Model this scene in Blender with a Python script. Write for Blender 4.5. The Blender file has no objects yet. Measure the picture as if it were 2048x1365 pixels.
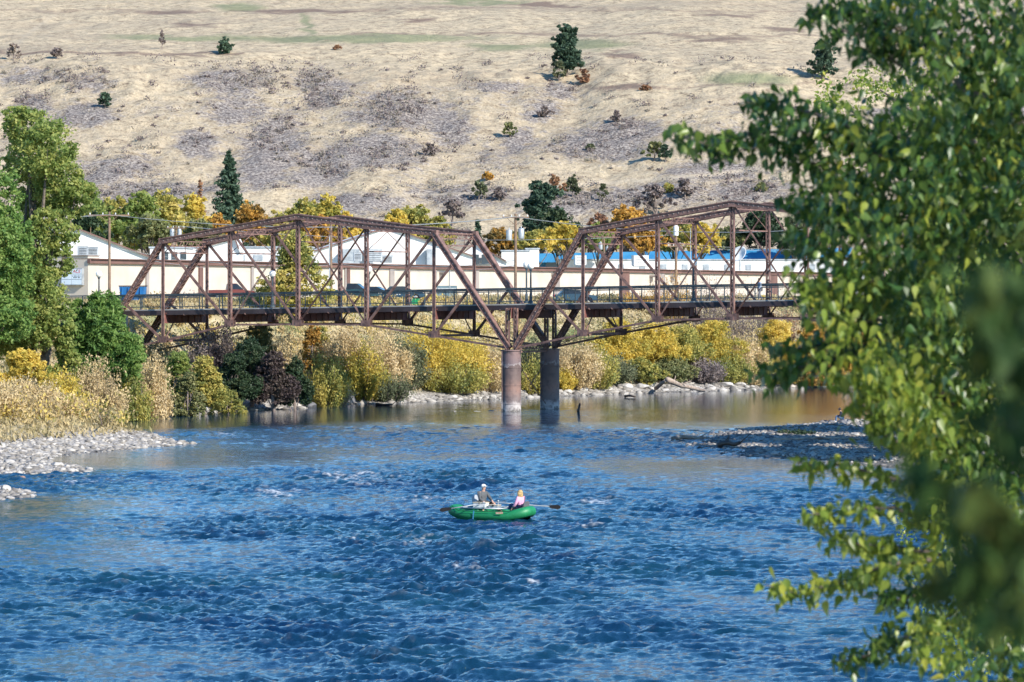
import bpy, bmesh, math, random
import numpy as np
from mathutils import Vector, Matrix

# ---------------------------------------------------------------- camera, sky, sun, exposure
S = bpy.context.scene
F = 7680.0; HCAM = 10.3; PITCH = math.atan((682.5 - 572.0) / F)
cam_d = bpy.data.cameras.new('camera'); cam = bpy.data.objects.new('camera', cam_d)
S.collection.objects.link(cam); S.camera = cam
cam.location = (0, 0, HCAM); cam.rotation_euler = (math.pi / 2 - PITCH, 0, 0)
cam_d.sensor_width = 36; cam_d.lens = 135; cam_d.clip_start = 0.3; cam_d.clip_end = 6000
cam_d.dof.use_dof = True; cam_d.dof.focus_distance = 215; cam_d.dof.aperture_fstop = 9.0
SUN_AZ = math.radians(46)      # to the right of straight behind the camera
SUN_EL = math.radians(33)
sun_vec = Vector((math.sin(SUN_AZ) * math.cos(SUN_EL), -math.cos(SUN_AZ) * math.cos(SUN_EL), math.sin(SUN_EL)))
W = bpy.data.worlds.new('World'); S.world = W; W.use_nodes = True
wn = W.node_tree
bg = wn.nodes['Background']; sky = wn.nodes.new('ShaderNodeTexSky'); sky.sky_type = 'NISHITA'; sky.sun_disc = False
sky.sun_elevation = SUN_EL
sky.sun_rotation = math.atan2(sun_vec.x, sun_vec.y)
sky.altitude = 1000; sky.air_density = 1.0; sky.dust_density = 0.3; sky.ozone_density = 2.0
hs = wn.nodes.new('ShaderNodeHueSaturation'); hs.inputs['Saturation'].default_value = 1.34; wn.links.new(sky.outputs[0], hs.inputs['Color']); wn.links.new(hs.outputs[0], bg.inputs[0]); bg.inputs[1].default_value = 0.15
sl = bpy.data.lights.new('sun', 'SUN'); so = bpy.data.objects.new('sun', sl); S.collection.objects.link(so)
sl.energy = 4.5; sl.angle = math.radians(0.5); sl.color = (1.0, 0.93, 0.82)
so.rotation_euler = sun_vec.to_track_quat('Z', 'Y').to_euler(); so.location = (60, -60, 80)
S.view_settings.view_transform = 'Standard'; S.view_settings.look = 'None'
S.view_settings.gamma = 1; S.view_settings.exposure = 0.76
S.cycles.max_bounces = 6; S.cycles.transparent_max_bounces = 4; S.cycles.volume_bounces = 0

rng = np.random.default_rng(7); random.seed(7)
CP, SP = math.cos(PITCH), math.sin(PITCH)
def ray(px, py):
    a = (px - 1024) / F; b = (682.5 - py) / F
    return np.array([a, CP + b * SP, -SP + b * CP])
def at(px, py, D):                      # point on the ray of a photo pixel at ground distance D
    r = ray(px, py); t = D / r[1]; return Vector((r[0] * t, D, HCAM + r[2] * t))
def onwater(px, py, z=0.0):
    r = ray(px, py); t = (z - HCAM) / r[2]; return (r[0] * t, r[1] * t)
def project(x, y, z):
    dz = z - HCAM; f = y * CP - dz * SP; u = y * SP + dz * CP
    return 1024 + F * x / f, 682.5 - F * u / f
def smooth(t): t = np.clip(t, 0, 1); return t * t * (3 - 2 * t)
_perm = np.random.default_rng(3).permutation(4096); _vals = np.random.default_rng(4).random(4096)
def vnoise(x, y):
    xi = np.floor(x).astype(int); yi = np.floor(y).astype(int); fx = smooth(x - xi); fy = smooth(y - yi)
    g = lambda i, j: _vals[_perm[(_perm[i % 4096] + j) % 4096]]
    a = g(xi, yi); b = g(xi + 1, yi); c = g(xi, yi + 1); d = g(xi + 1, yi + 1)
    return (a * (1 - fx) + b * fx) * (1 - fy) + (c * (1 - fx) + d * fx) * fy - 0.5
def fbm(x, y, o=4):
    x = np.asarray(x, float); y = np.asarray(y, float)
    r = 0; a = 1.0
    for i in range(o): r = r + a * vnoise(x + 17.3 * i, y - 9.1 * i); x = x * 2.03; y = y * 2.03; a *= .5
    return r

# ---------------------------------------------------------------- materials
def mat(name):
    m = bpy.data.materials.new(name); m.use_nodes = True
    nt = m.node_tree; b = nt.nodes['Principled BSDF']; return m, nt, b
def N(nt, t, **k):
    n = nt.nodes.new(t)
    for a, v in k.items(): setattr(n, a, v)
    return n
def noise(nt, scale, detail=4, rough=.55, coord='Object', vec=None, mapscale=None):
    n = N(nt, 'ShaderNodeTexNoise'); n.inputs['Scale'].default_value = scale
    n.inputs['Detail'].default_value = detail; n.inputs['Roughness'].default_value = rough
    if vec is None:
        tc = N(nt, 'ShaderNodeTexCoord'); vec = tc.outputs[coord]
    if mapscale:
        mp = N(nt, 'ShaderNodeMapping'); mp.inputs['Scale'].default_value = mapscale
        nt.links.new(vec, mp.inputs[0]); vec = mp.outputs[0]
    nt.links.new(vec, n.inputs['Vector']); return n.outputs['Fac']
def ramp(nt, fac, stops):
    r = N(nt, 'ShaderNodeValToRGB'); e = r.color_ramp.elements
    while len(e) < len(stops): e.new(0.5)
    for i, (p, c) in enumerate(stops): e[i].position = p; e[i].color = (*c, 1)
    nt.links.new(fac, r.inputs[0]); return r.outputs[0]
def mix(nt, f, a, b):
    m = N(nt, 'ShaderNodeMix', data_type='RGBA')
    for i, v in ((0, f), (6, a), (7, b)):
        if isinstance(v, (int, float)): m.inputs[i].default_value = v
        elif isinstance(v, tuple): m.inputs[i].default_value = (*v, 1)
        else: nt.links.new(v, m.inputs[i])
    return m.outputs[2]
def mth(nt, op, a, b=None, c=None):
    m = N(nt, 'ShaderNodeMath', operation=op)
    for i, v in enumerate((a, b, c)):
        if v is None: continue
        if isinstance(v, (int, float)): m.inputs[i].default_value = v
        else: nt.links.new(v, m.inputs[i])
    return m.outputs[0]
def bump(nt, b, h, strength=.5, dist=.1):
    n = N(nt, 'ShaderNodeBump'); n.inputs['Strength'].default_value = strength; n.inputs['Distance'].default_value = dist
    nt.links.new(h, n.inputs['Height']); nt.links.new(n.outputs[0], b.inputs['Normal'])
def attr(nt, name):
    a = N(nt, 'ShaderNodeAttribute'); a.attribute_name = name; return a.outputs['Fac']
_mc = {}
def paint(name, col, col2=None, scale=2.0, rough=.6, metal=0.0, bmp=0.0, spec=.5):
    """a surface whose colour wanders between two tones"""
    if name in _mc: return _mc[name]
    m, nt, b = mat(name)
    if col2 is None: col2 = tuple(c * .72 for c in col)
    f = noise(nt, scale, 5); c = ramp(nt, f, [(.35, col2), (.62, col)])
    nt.links.new(c, b.inputs['Base Color']); b.inputs['Roughness'].default_value = rough; b.inputs['Metallic'].default_value = metal
    b.inputs['Specular IOR Level'].default_value = spec
    if bmp: bump(nt, b, f, bmp, .05)
    _mc[name] = m; return m
def leafmat(name, cols, trans=.35, rough=.55, spec=.3):
    m, nt, b = mat(name)
    n = len(cols); c = ramp(nt, attr(nt, 'tint'), [(i / (n - 1), col) for i, col in enumerate(cols)])
    nt.links.new(c, b.inputs['Base Color']); b.inputs['Roughness'].default_value = rough
    b.inputs['Specular IOR Level'].default_value = spec
    t = N(nt, 'ShaderNodeBsdfTranslucent'); nt.links.new(c, t.inputs[0])
    mx = N(nt, 'ShaderNodeMixShader'); mx.inputs[0].default_value = trans
    out = nt.nodes['Material Output']
    nt.links.new(b.outputs[0], mx.inputs[1]); nt.links.new(t.outputs[0], mx.inputs[2]); nt.links.new(mx.outputs[0], out.inputs[0])
    return m
M = {}
M['rust'] = paint('rusty_steel', (.25, .145, .12), (.10, .058, .052), 2.2, .75, 0, .2)
M['rust_red'] = paint('red_brown_paint', (.20, .075, .062), (.11, .045, .042), 1.0, .7)
M['rivet'] = paint('pale_rivet', (.45, .38, .34), (.25, .18, .16), 3, .5)  # paler than the steel it sits on
M['rail'] = paint('blue_grey_rail', (.06, .085, .10), (.03, .042, .052), .8, .5)
M['deckconc'] = paint('deck_concrete', (.42, .41, .38), None, 1, .85)
M['white'] = paint('white_paint', (.74, .74, .72), (.56, .57, .57), .5, .6)
M['beige'] = paint('beige_stucco', (.53, .47, .40), (.45, .395, .335), .35, .85)
M['brown'] = paint('brown_trim', (.17, .09, .075), (.11, .06, .05), .5, .6)
M['greytrim'] = paint('grey_trim', (.32, .28, .26), None, .5, .7)
M['metal'] = paint('galvanised', (.45, .48, .50), (.28, .31, .34), 1.5, .45, .3)
M['dark'] = paint('dark_rubber', (.015, .015, .017), None, 4, .9, spec=.15)
M['glass'] = paint('window_glass', (.04, .06, .08), (.02, .03, .05), .6, .12)
M['blue'] = paint('blue_metal_roof', (.07, .30, .50), (.04, .22, .42), .3, .45)
M['wood'] = paint('weathered_pole', (.26, .17, .11), (.13, .09, .07), 1.2, .85)
M['drift'] = paint('driftwood', (.42, .34, .27), (.24, .17, .13), 2, .85, 0, .3)
M['wet'] = paint('wet_log', (.10, .065, .045), (.04, .03, .025), 2, .5)
M['bark'] = paint('bark', (.19, .155, .125), (.07, .055, .045), 4, .9, 0, .4)
M['twig'] = paint('grey_twigs', (.26, .21, .18), (.14, .11, .10), 2, .9)
M['rockp'] = paint('pale_rock', (.46, .435, .40), (.28, .26, .24), 1.6, .9, 0, .5)
M['rockd'] = paint('dark_rock', (.13, .13, .14), (.06, .06, .07), 1.6, .6, 0, .5)
M['rockr'] = paint('reddish_rock', (.36, .22, .16), (.19, .11, .08), 1.6, .7, 0, .5)
M['wire'] = paint('cable', (.45, .48, .5), None, 1, .5)
M['globe'] = paint('opal_globe', (.85, .84, .78), (.78, .77, .70), 1, .25)
M['blu2'] = paint('blue_bin', (.02, .17, .45), None, 1, .5)

# ---------------------------------------------------------------- object helpers
COL = S.collection
def tag(o, label=None, cat=None, group=None, kind=None):
    if label: o['label'] = label
    if cat: o['category'] = cat
    if group: o['group'] = group
    if kind: o['kind'] = kind
    return o
def empty(name, loc=(0, 0, 0), rz=0, label=None, cat=None, group=None):
    o = bpy.data.objects.new(name, None); COL.objects.link(o); o.location = loc; o.rotation_euler = (0, 0, rz)
    o.empty_display_size = .3
    return tag(o, label, cat, group)
def mesh_np(name, V, Fc, n, m, parent=None, smooth_=False, attrs=None, midx=None):
    """V (N,3), Fc (K,n) all faces with n corners"""
    me = bpy.data.meshes.new(name); V = np.ascontiguousarray(V, np.float32); Fc = np.ascontiguousarray(Fc, np.int32)
    me.vertices.add(len(V)); me.vertices.foreach_set('co', V.ravel())
    me.loops.add(Fc.size); me.loops.foreach_set('vertex_index', Fc.ravel())
    me.polygons.add(len(Fc)); me.polygons.foreach_set('loop_start', np.arange(0, Fc.size, n, dtype=np.int32))
    me.polygons.foreach_set('loop_total', np.full(len(Fc), n, np.int32))
    if smooth_: me.polygons.foreach_set('use_smooth', np.ones(len(Fc), bool))
    ms = m if isinstance(m, (list, tuple)) else [m]
    for q in ms: me.materials.append(q)
    if midx is not None: me.polygons.foreach_set('material_index', np.asarray(midx, np.int32))
    me.update(calc_edges=True)
    for k, (dom, vals) in (attrs or {}).items():
        a = me.attributes.new(k, 'FLOAT', dom); a.data.foreach_set('value', np.asarray(vals, np.float32))
    o = bpy.data.objects.new(name, me); COL.objects.link(o)
    if parent: o.parent = parent
    return o
class MB:
    """collects shapes, then links them as ONE mesh object"""
    def __init__(s): s.v = []; s.f = []; s.mi = []
    def add(s, vs, fs, mi=0):
        o = len(s.v); s.v += [tuple(v) for v in vs]; s.f += [tuple(i + o for i in f) for f in fs]; s.mi += [mi] * len(fs)
    def box(s, c, d, rz=0, mi=0):
        c = Vector(c); hx, hy, hz = d[0] / 2, d[1] / 2, d[2] / 2; R = Matrix.Rotation(rz, 3, 'Z')
        vs = [c + R @ Vector((x, y, z)) for x in (-hx, hx) for y in (-hy, hy) for z in (-hz, hz)]
        s.add(vs, [(0, 1, 3, 2), (4, 6, 7, 5), (0, 4, 5, 1), (2, 3, 7, 6), (0, 2, 6, 4), (1, 5, 7, 3)], mi)
    def beam(s, a, b, w, h, side=Vector((0, 1, 0)), mi=0):
        """w along 'side', h perpendicular"""
        a = Vector(a); b = Vector(b); d = (b - a).normalized(); sd = Vector(side); sd = (sd - d * sd.dot(d)).normalized(); up = d.cross(sd)
        vs = [p + sd * (x * w / 2) + up * (y * h / 2) for p in (a, b) for x, y in ((-1, -1), (1, -1), (1, 1), (-1, 1))]
        s.add(vs, [(3, 2, 1, 0), (4, 5, 6, 7), (0, 1, 5, 4), (1, 2, 6, 5), (2, 3, 7, 6), (3, 0, 4, 7)], mi)
    def tube(s, pts, rad, n=8, mi=0, cap=True):
        pts = [Vector(p) for p in pts]; rad = rad if hasattr(rad, '__len__') else [rad] * len(pts)
        vs = []; ref = Vector((0, 0, 1)); fs = []
        for i, p in enumerate(pts):
            d = (pts[min(i + 1, len(pts) - 1)] - pts[max(i - 1, 0)]).normalized()
            r = ref if abs(d.dot(ref)) < .95 else Vector((1, 0, 0))
            x = d.cross(r).normalized(); y = d.cross(x)
            vs += [p + (x * math.cos(t) + y * math.sin(t)) * rad[i] for t in [2 * math.pi * k / n for k in range(n)]]
        for i in range(len(pts) - 1):
            for k in range(n):
                a = i * n + k; b = i * n + (k + 1) % n; fs.append((a, a + n, b + n, b))
        if cap: fs.append(tuple(range(n))); fs.append(tuple(range((len(pts) - 1) * n, len(pts) * n))[::-1])
        s.add(vs, fs, mi)
    def lathe(s, c, prof, n=16, mi=0):
        vs = []; fs = []
        for r, z in prof: vs += [(c[0] + r * math.cos(2 * math.pi * k / n), c[1] + r * math.sin(2 * math.pi * k / n), c[2] + z) for k in range(n)]
        for i in range(len(prof) - 1):
            for k in range(n):
                a = i * n + k; b = i * n + (k + 1) % n; fs.append((a, b, b + n, a + n))
        s.add(vs, fs, mi)
    def ball(s, c, r, n=10, mi=0, sq=(1, 1, 1)):
        m = n // 2 + 1; vs = []; fs = []
        for i in range(m + 1):
            t = math.pi * i / m
            vs += [(c[0] + r * sq[0] * math.sin(t) * math.cos(2 * math.pi * k / n), c[1] + r * sq[1] * math.sin(t) * math.sin(2 * math.pi * k / n), c[2] + r * sq[2] * math.cos(t)) for k in range(n)]
        for i in range(m):
            for k in range(n):
                a = i * n + k; b = i * n + (k + 1) % n; fs.append((a, a + n, b + n, b))
        s.add(vs, fs, mi)
    def prism(s, poly, a, b, mi=0):
        """poly: list of 3d points, extruded by vector b-a"""
        d = Vector(b) - Vector(a); n = len(poly); vs = [Vector(p) for p in poly] + [Vector(p) + d for p in poly]
        fs = [tuple(range(n))[::-1], tuple(range(n, 2 * n))] + [(i, (i + 1) % n, (i + 1) % n + n, i + n) for i in range(n)]
        s.add(vs, fs, mi)
    def build(s, name, m, parent=None, smooth_=False, bevel=0):
        me = bpy.data.meshes.new(name); me.from_pydata(s.v, [], s.f); me.update()
        for q in (m if isinstance(m, (list, tuple)) else [m]): me.materials.append(q)
        me.polygons.foreach_set('material_index', s.mi)
        bm = bmesh.new(); bm.from_mesh(me)
        if bevel: bmesh.ops.bevel(bm, geom=list(bm.edges), offset=bevel, segments=2, affect='EDGES', clamp_overlap=True)
        bmesh.ops.recalc_face_normals(bm, faces=bm.faces); bm.to_mesh(me); bm.free()
        if smooth_: me.polygons.foreach_set('use_smooth', [True] * len(me.polygons))
        o = bpy.data.objects.new(name, me); COL.objects.link(o)
        if parent: o.parent = parent
        return o

# ---------------------------------------------------------------- terrain
def px_poly(pts): return [onwater(*p) for p in pts]
MAIN = [(-24, -60), (-24, 100), (-30, 160), (-36, 205)] + px_poly([(-60, 938), (60, 924), (100, 914), (170, 906), (250, 901), (330, 893), (392, 888),
        (330, 882), (250, 877), (190, 871), (165, 862), (148, 850), (152, 838), (220, 833), (300, 831), (380, 827), (450, 824), (520, 822), (600, 818), (650, 813),
        (700, 809), (780, 808), (850, 804), (1000, 799), (1130, 793), (1250, 789), (1350, 785), (1480, 781), (1600, 776), (1800, 769), (2100, 760)]) + [
        (130, 430), (500, 520), (500, 3000), (-500, 3000), (-500, -60)]
ISLB = px_poly([(-200, 962), (0, 950), (80, 949), (150, 946), (182, 941), (140, 930), (60, 926), (-200, 930)])
ISLA = px_poly([(-200, 1004), (0, 1001), (50, 996), (74, 990), (40, 981), (0, 975), (-200, 972)])
BAR = px_poly([(1345, 880), (1390, 869), (1500, 857), (1600, 850), (1720, 844), (1900, 838)]) + [(45, 300), (60, 260), (55, 235), (38, 215)] + px_poly([(1900, 945), (1780, 936), (1600, 921), (1500, 914), (1440, 905), (1395, 893)])
NEAR = [(2.5, -60), (3, 30), (8, 70), (13, 100), (15.5, 112), (19, 135), (24, 165), (34, 200), (42, 222), (58, 240), (64, 262), (52, 300), (70, 330), (500, 380), (500, -60)]
def sdist(X, Y, poly):
    P = np.array(poly); Q = np.roll(P, -1, 0); d = np.full(X.shape, 1e9); ins = np.zeros(X.shape, bool)
    for (ax, ay), (bx, by) in zip(P, Q):
        ex, ey = bx - ax, by - ay; L = ex * ex + ey * ey + 1e-9
        t = np.clip(((X - ax) * ex + (Y - ay) * ey) / L, 0, 1)
        d = np.minimum(d, np.hypot(X - ax - t * ex, Y - ay - t * ey))
        c = ((ay > Y) != (by > Y)); xi = ax + (Y - ay) * ex / (ey if abs(ey) > 1e-9 else 1e-9)
        ins ^= c & (X < xi)
    return np.where(ins, d, -d)
def hillz(X, Y):
    e = 872 + 16 * fbm(X / 60 + 3, Y * 0 + 1.5, 3)          # the terrace edge wanders
    ys = [-1e4, 690, 760, 872, 1080, 1230, 1400, 3000]; zs = [8.3, 8.3, 23.5, 60, 90, 110, 119, 150]
    z = np.interp(Y - (e - 872) * smooth((Y - 720) / 120), ys, zs)
    m = smooth((Y - 700) / 40); st = smooth((Y - 740) / 30) * (1 - smooth((Y - e) / 50))
    z = z + m * (2.0 * fbm(X / 38, Y / 60, 3) + .8 * fbm(X / 7, Y / 7, 4)) + st * (3.6 * np.abs(fbm(X / 30 + 5, Y / 70, 3)) - 1.2 + .8 * fbm(X / 4, Y / 4, 3))
    return z
def height(X, Y):
    X = np.asarray(X, float); Y = np.asarray(Y, float)
    wob = .9 * fbm(X / 2.5, Y / 2.5, 3)
    d1 = sdist(X, Y, MAIN) + wob * .6; d2 = sdist(X, Y, ISLA) + wob * .5; d3 = sdist(X, Y, ISLB) + wob * .5; d4 = sdist(X, Y, BAR) + wob; d5 = sdist(X, Y, NEAR) + wob * .6
    bed = lambda d: np.where(d < 0, np.maximum(d * .35, -1.6), 0)
    low = lambda d, h: np.where(d > 0, h * smooth(d / 2.5), bed(d))
    h1 = np.where(d1 > 0, .45 * smooth(d1 / 2.5) + 7.6 * smooth((d1 - 2.5) / (21 + 16 * smooth((-14 - X) / 10) * smooth((350 - Y) / 14))) + .7 * smooth((d1 - 1) / 5), bed(d1))
    h5 = np.where(d5 > 0, .5 * smooth(d5 / 2.5) + 6.0 * smooth((d5 - 2) / 22), bed(d5))
    h = np.maximum.reduce([h1, low(d2, .3), low(d3, .38), np.where(d4 > 0, (.22 * smooth(d4 / 6) + .14 * fbm(X / 3.2 + 2, Y / 7, 3)), bed(d4)), h5])
    h = h + np.where(h > .05, .10 * fbm(X / 1.3, Y / 1.3, 3) + .35 * fbm(X / 9, Y / 9, 3) * smooth(h / 3), 0)
    return np.where(Y > 685, np.maximum(h, hillz(X, Y)), h)
def gz(x, y): return float(height(np.array([x]), np.array([y]))[0])
def grid(name, xs, ys, zf, m, attrs=None):
    X, Y = np.meshgrid(xs, ys); Z = zf(X, Y); V = np.stack([X, Y, Z], -1).reshape(-1, 3)
    nx, ny = len(xs), len(ys); i = np.arange(nx * ny).reshape(ny, nx)
    Fc = np.stack([i[:-1, :-1], i[:-1, 1:], i[1:, 1:], i[1:, :-1]], -1).reshape(-1, 4)
    at_ = {k: ('POINT', f(V[:, 0], V[:, 1], V[:, 2])) for k, f in (attrs or {}).items()}
    return mesh_np(name, V, Fc, 4, m, None, True, at_)
def axis(*segs):
    out = []
    for a, b, s in segs: out += list(np.arange(a, b, s))
    return np.array(out + [segs[-1][1]])
# ground material
m, nt, b = mat('ground_soil'); M['ground'] = m
g1 = noise(nt, .9, 6); g2 = noise(nt, .12, 4); g3 = noise(nt, 5, 4)
grass = ramp(nt, g1, [(.3, (.24, .19, .10)), (.5, (.40, .33, .19)), (.7, (.50, .42, .26))])
grass = mix(nt, ramp(nt, g2, [(.5, (0, 0, 0)), (.62, (1, 1, 1))]), grass, (.13, .17, .06))
vor = N(nt, 'ShaderNodeTexVoronoi'); vor.inputs['Scale'].default_value = 5; tc = N(nt, 'ShaderNodeTexCoord'); nt.links.new(tc.outputs['Object'], vor.inputs['Vector'])
peb = ramp(nt, vor.outputs['Color'], [(.1, (.18, .165, .15)), (.5, (.30, .28, .255)), (.9, (.44, .41, .37))])
c = mix(nt, attr(nt, 'gravel'), grass, peb)
c = mix(nt, attr(nt, 'damp'), c, (.10, .095, .09))
nt.links.new(c, b.inputs['Base Color']); b.inputs['Roughness'].default_value = .9
bump(nt, b, mth(nt, 'ADD', vor.outputs['Distance'], g3), .6, .12)
def a_gravel(x, y, z):
    d4 = sdist(x, y, BAR); n = .5 * fbm(x / 3, y / 3, 3)
    return np.clip(np.maximum(smooth((1.25 + n - z) / .5), (d4 > 0) * 1.0), 0, 1) * (y < 420)
def a_damp(x, y, z):
    d4 = sdist(x, y, BAR)
    return np.clip(.55 * (d4 > -2) * smooth((.5 + .9 * fbm(x / 4 + 7, y / 9, 3))) + .8 * (1 - smooth((z - .02) / .14)), 0, .9)
gxs = axis((-500, -120, 20), (-120, -48, 2), (-48, 62, .5), (62, 140, 2), (140, 500, 20))
gys = axis((-60, 90, 5), (90, 200, 1.5), (200, 400, .5), (400, 690, 4))
o = grid('ground', gxs, gys, height, M['ground'], {'gravel': a_gravel, 'damp': a_damp}); tag(o, kind='structure')
# hill material
m, nt, b = mat('hillside_grass'); M['hill'] = m
n1 = noise(nt, .035, 6, .6); n2 = noise(nt, .45, 6, .65); n3 = noise(nt, 1.6, 5, .7); n4 = noise(nt, .02, 4, .6, mapscale=(.35, 2.2, 1))
straw = ramp(nt, mth(nt, 'ADD', mth(nt, 'MULTIPLY', n2, .6), mth(nt, 'MULTIPLY', n3, .4)), [(.37, (.19, .145, .10)), (.46, (.40, .325, .225)), (.56, (.58, .475, .32))])
straw = mix(nt, ramp(nt, n4, [(.45, (0, 0, 0)), (.7, (.6, .6, .6))]), straw, (.33, .27, .20))
rock = ramp(nt, n3, [(.38, (.075, .062, .06)), (.5, (.215, .19, .18)), (.62, (.42, .375, .33))])
sc = mth(nt, 'ADD', attr(nt, 'scree'), mth(nt, 'MULTIPLY', mth(nt, 'SUBTRACT', n2, .5), 2.0))
sc = mth(nt, 'ADD', sc, mth(nt, 'MULTIPLY', mth(nt, 'SUBTRACT', n1, .5), 1.0))
sm = ramp(nt, sc, [(.22, (0, 0, 0)), (.62, (.95, .95, .95))])
c = mix(nt, sm, straw, rock)
c = mix(nt, attr(nt, 'green'), c, (.19, .22, .12)); c = mix(nt, attr(nt, 'bare'), c, (.17, .12, .10)); c = mix(nt, attr(nt, 'path'), c, (.50, .42, .31))
nt.links.new(c, b.inputs['Base Color']); b.inputs['Roughness'].default_value = 1; b.inputs['Specular IOR Level'].default_value = .1
bump(nt, b, mth(nt, 'ADD', n3, mth(nt, 'MULTIPLY', n2, .8)), .8, .6)
SCREE = [(60, 150, 110, 26), (170, 165, 70, 30), (470, 165, 120, 34), (470, 215, 75, 45), (640, 165, 70, 26), (560, 265, 75, 60), (530, 335, 55, 50), (650, 200, 60, 30), (800, 225, 110, 45), (900, 265, 70, 45),
         (780, 300, 110, 40), (1090, 225, 55, 28), (1040, 275, 30, 28), (1200, 290, 120, 45), (1250, 260, 80, 30), (1430, 345, 130, 25), (1330, 385, 130, 32), (640, 345, 60, 45), (180, 235, 60, 28), (60, 210, 60, 30), (210, 350, 60, 45),
         (270, 330, 60, 30), (720, 400, 120, 22), (930, 390, 120, 26), (1150, 400, 150, 30), (1500, 380, 120, 30), (400, 290, 40, 30), (1120, 180, 60, 20), (1000, 170, 80, 14), (300, 390, 160, 25)]
GREEN = [(700, 78, 300, 8), (380, 76, 180, 5), (480, 15, 50, 9), (615, 50, 10, 24), (1020, 95, 80, 9), (960, 5, 120, 4), (1150, 90, 120, 12), (1500, 160, 90, 16)]
BAREP = [(340, 26, 70, 6), (400, 50, 55, 7), (620, 24, 160, 5), (840, 42, 50, 4), (1090, 10, 90, 3), (1240, 110, 35, 7), (1440, 80, 75, 6), (1250, 175, 90, 5), (1450, 30, 60, 4), (1570, 60, 40, 4)]
def ell(px, py, L, soft=.5):
    r = np.zeros(px.shape)
    for cx, cy, rx, ry in L:
        q = np.hypot((px - cx) / rx, (py - cy) / ry); r = np.maximum(r, smooth((1.3 - q) / soft / 1.6))
    return r
def hp(f):
    def g(x, y, z):
        px, py = project(x, y, z); j = 10 * fbm(x / 9, y / 9, 3); return f(px + 3 * j, py + j, x, y)
    return g
a_scree = hp(lambda px, py, x, y: np.where((px > -300) & (px < 1750), .62 * ell(px, py, SCREE, .7), .5 * (fbm(x / 40, y / 40, 3) > .05)) - .14 * (py < 120) + .24 * smooth((py - 165 - 20 * np.sin(px / 170)) / 30) * (.75 + 1.4 * fbm(x / 16, y / 16, 3)))
a_green = hp(lambda px, py, x, y: .75 * ell(px, py, GREEN))
def _bare(px, py, x, y):
    l1 = np.exp(-((py - (104 + 6 * np.sin(px / 300))) / 2.6) ** 2) * (px < 500) + np.exp(-((py - (68 + px * .002)) / 2.2) ** 2) * (px > 700) * .8 + np.exp(-((py - 20 - 3 * np.sin(px / 200)) / 2.0) ** 2) * .6
    l1 = l1 + np.exp(-((py - (178 - (px - 1300) * .03)) / 1.8) ** 2) * (px > 1180) * .8
    return np.clip(np.maximum(.8 * ell(px, py, BAREP), l1 * .8), 0, 1)
a_bare = hp(_bare)
def _path(px, py, x, y):
    yy = np.interp(px, [1100, 1180, 1300, 1420, 1540, 1700], [378, 368, 360, 350, 335, 318])
    p1 = np.exp(-((py - yy) / 3.2) ** 2) * (px > 1120)
    yb = np.interp(px, [700, 840, 1000, 1100], [396, 390, 386, 388]); p1 = p1 + np.exp(-((py - yb) / 2.5) ** 2) * ((px > 780) & (px < 1100)) * .7
    xx = np.interp(py, [30, 50, 80, 100], [110, 80, 42, 30]); p1 = p1 + .5 * np.exp(-((px - xx) / 5) ** 2) * ((py > 30) & (py < 100))
    return np.clip(p1, 0, .85)
def a_path(x, y, z):
    px, py = project(x, y, z); return _path(px, py, x, y)
hxs = axis((-600, -140, 10), (-140, 150, .75), (150, 600, 10)); hys = axis((690, 740, 2), (740, 960, .8), (960, 1200, 2), (1200, 3000, 30))
o = grid('hillside', hxs, hys, height, M['hill'], {'scree': a_scree, 'green': a_green, 'bare': a_bare, 'path': a_path}); tag(o, kind='structure')

# ---------------------------------------------------------------- river
ACT = [(300, 850, .03), (600, 832, .03), (900, 828, .03), (1300, 812, .02), (1600, 800, .02), (1800, 820, .02), (1000, 843, .06), (1040, 827, .22), (1150, 830, .10), (1300, 835, .03), (1500, 840, .04), (250, 925, .10), (420, 912, .18), (1500, 930, .12), (1620, 945, .28), (300, 872, .45), (900, 872, .7),
       (1200, 872, .9), (700, 960, 1.25), (1000, 1040, 1.1), (1300, 900, .85), (1400, 1000, .75), (60, 1015, .25), (200, 1100, .45), (100, 1300, .7), (600, 1200, 1.05), (1100, 1250, 1.0), (1500, 1300, .7),
       (1500, 1100, .7), (1700, 1200, .55), (480, 868, .6), (800, 862, .55), (200, 835, .02), (450, 835, .02), (1040, 860, .4), (1450, 870, .7), (1400, 848, .12), (100, 960, .8), (250, 960, .8), (650, 1060, 1.2), (900, 1130, 1.2), (820, 1290, 1.2)]
FOAM = [(700, 955, 170, 26), (400, 965, 70, 12), (160, 965, 90, 18), (560, 990, 80, 18), (700, 1075, 50, 12), (840, 1080, 70, 16), (930, 1135, 50, 10), (1080, 1165, 50, 8), (820, 1000, 120, 14), (1190, 1005, 60, 10), (440, 870, 60, 8), (1160, 1050, 90, 12)]
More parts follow.
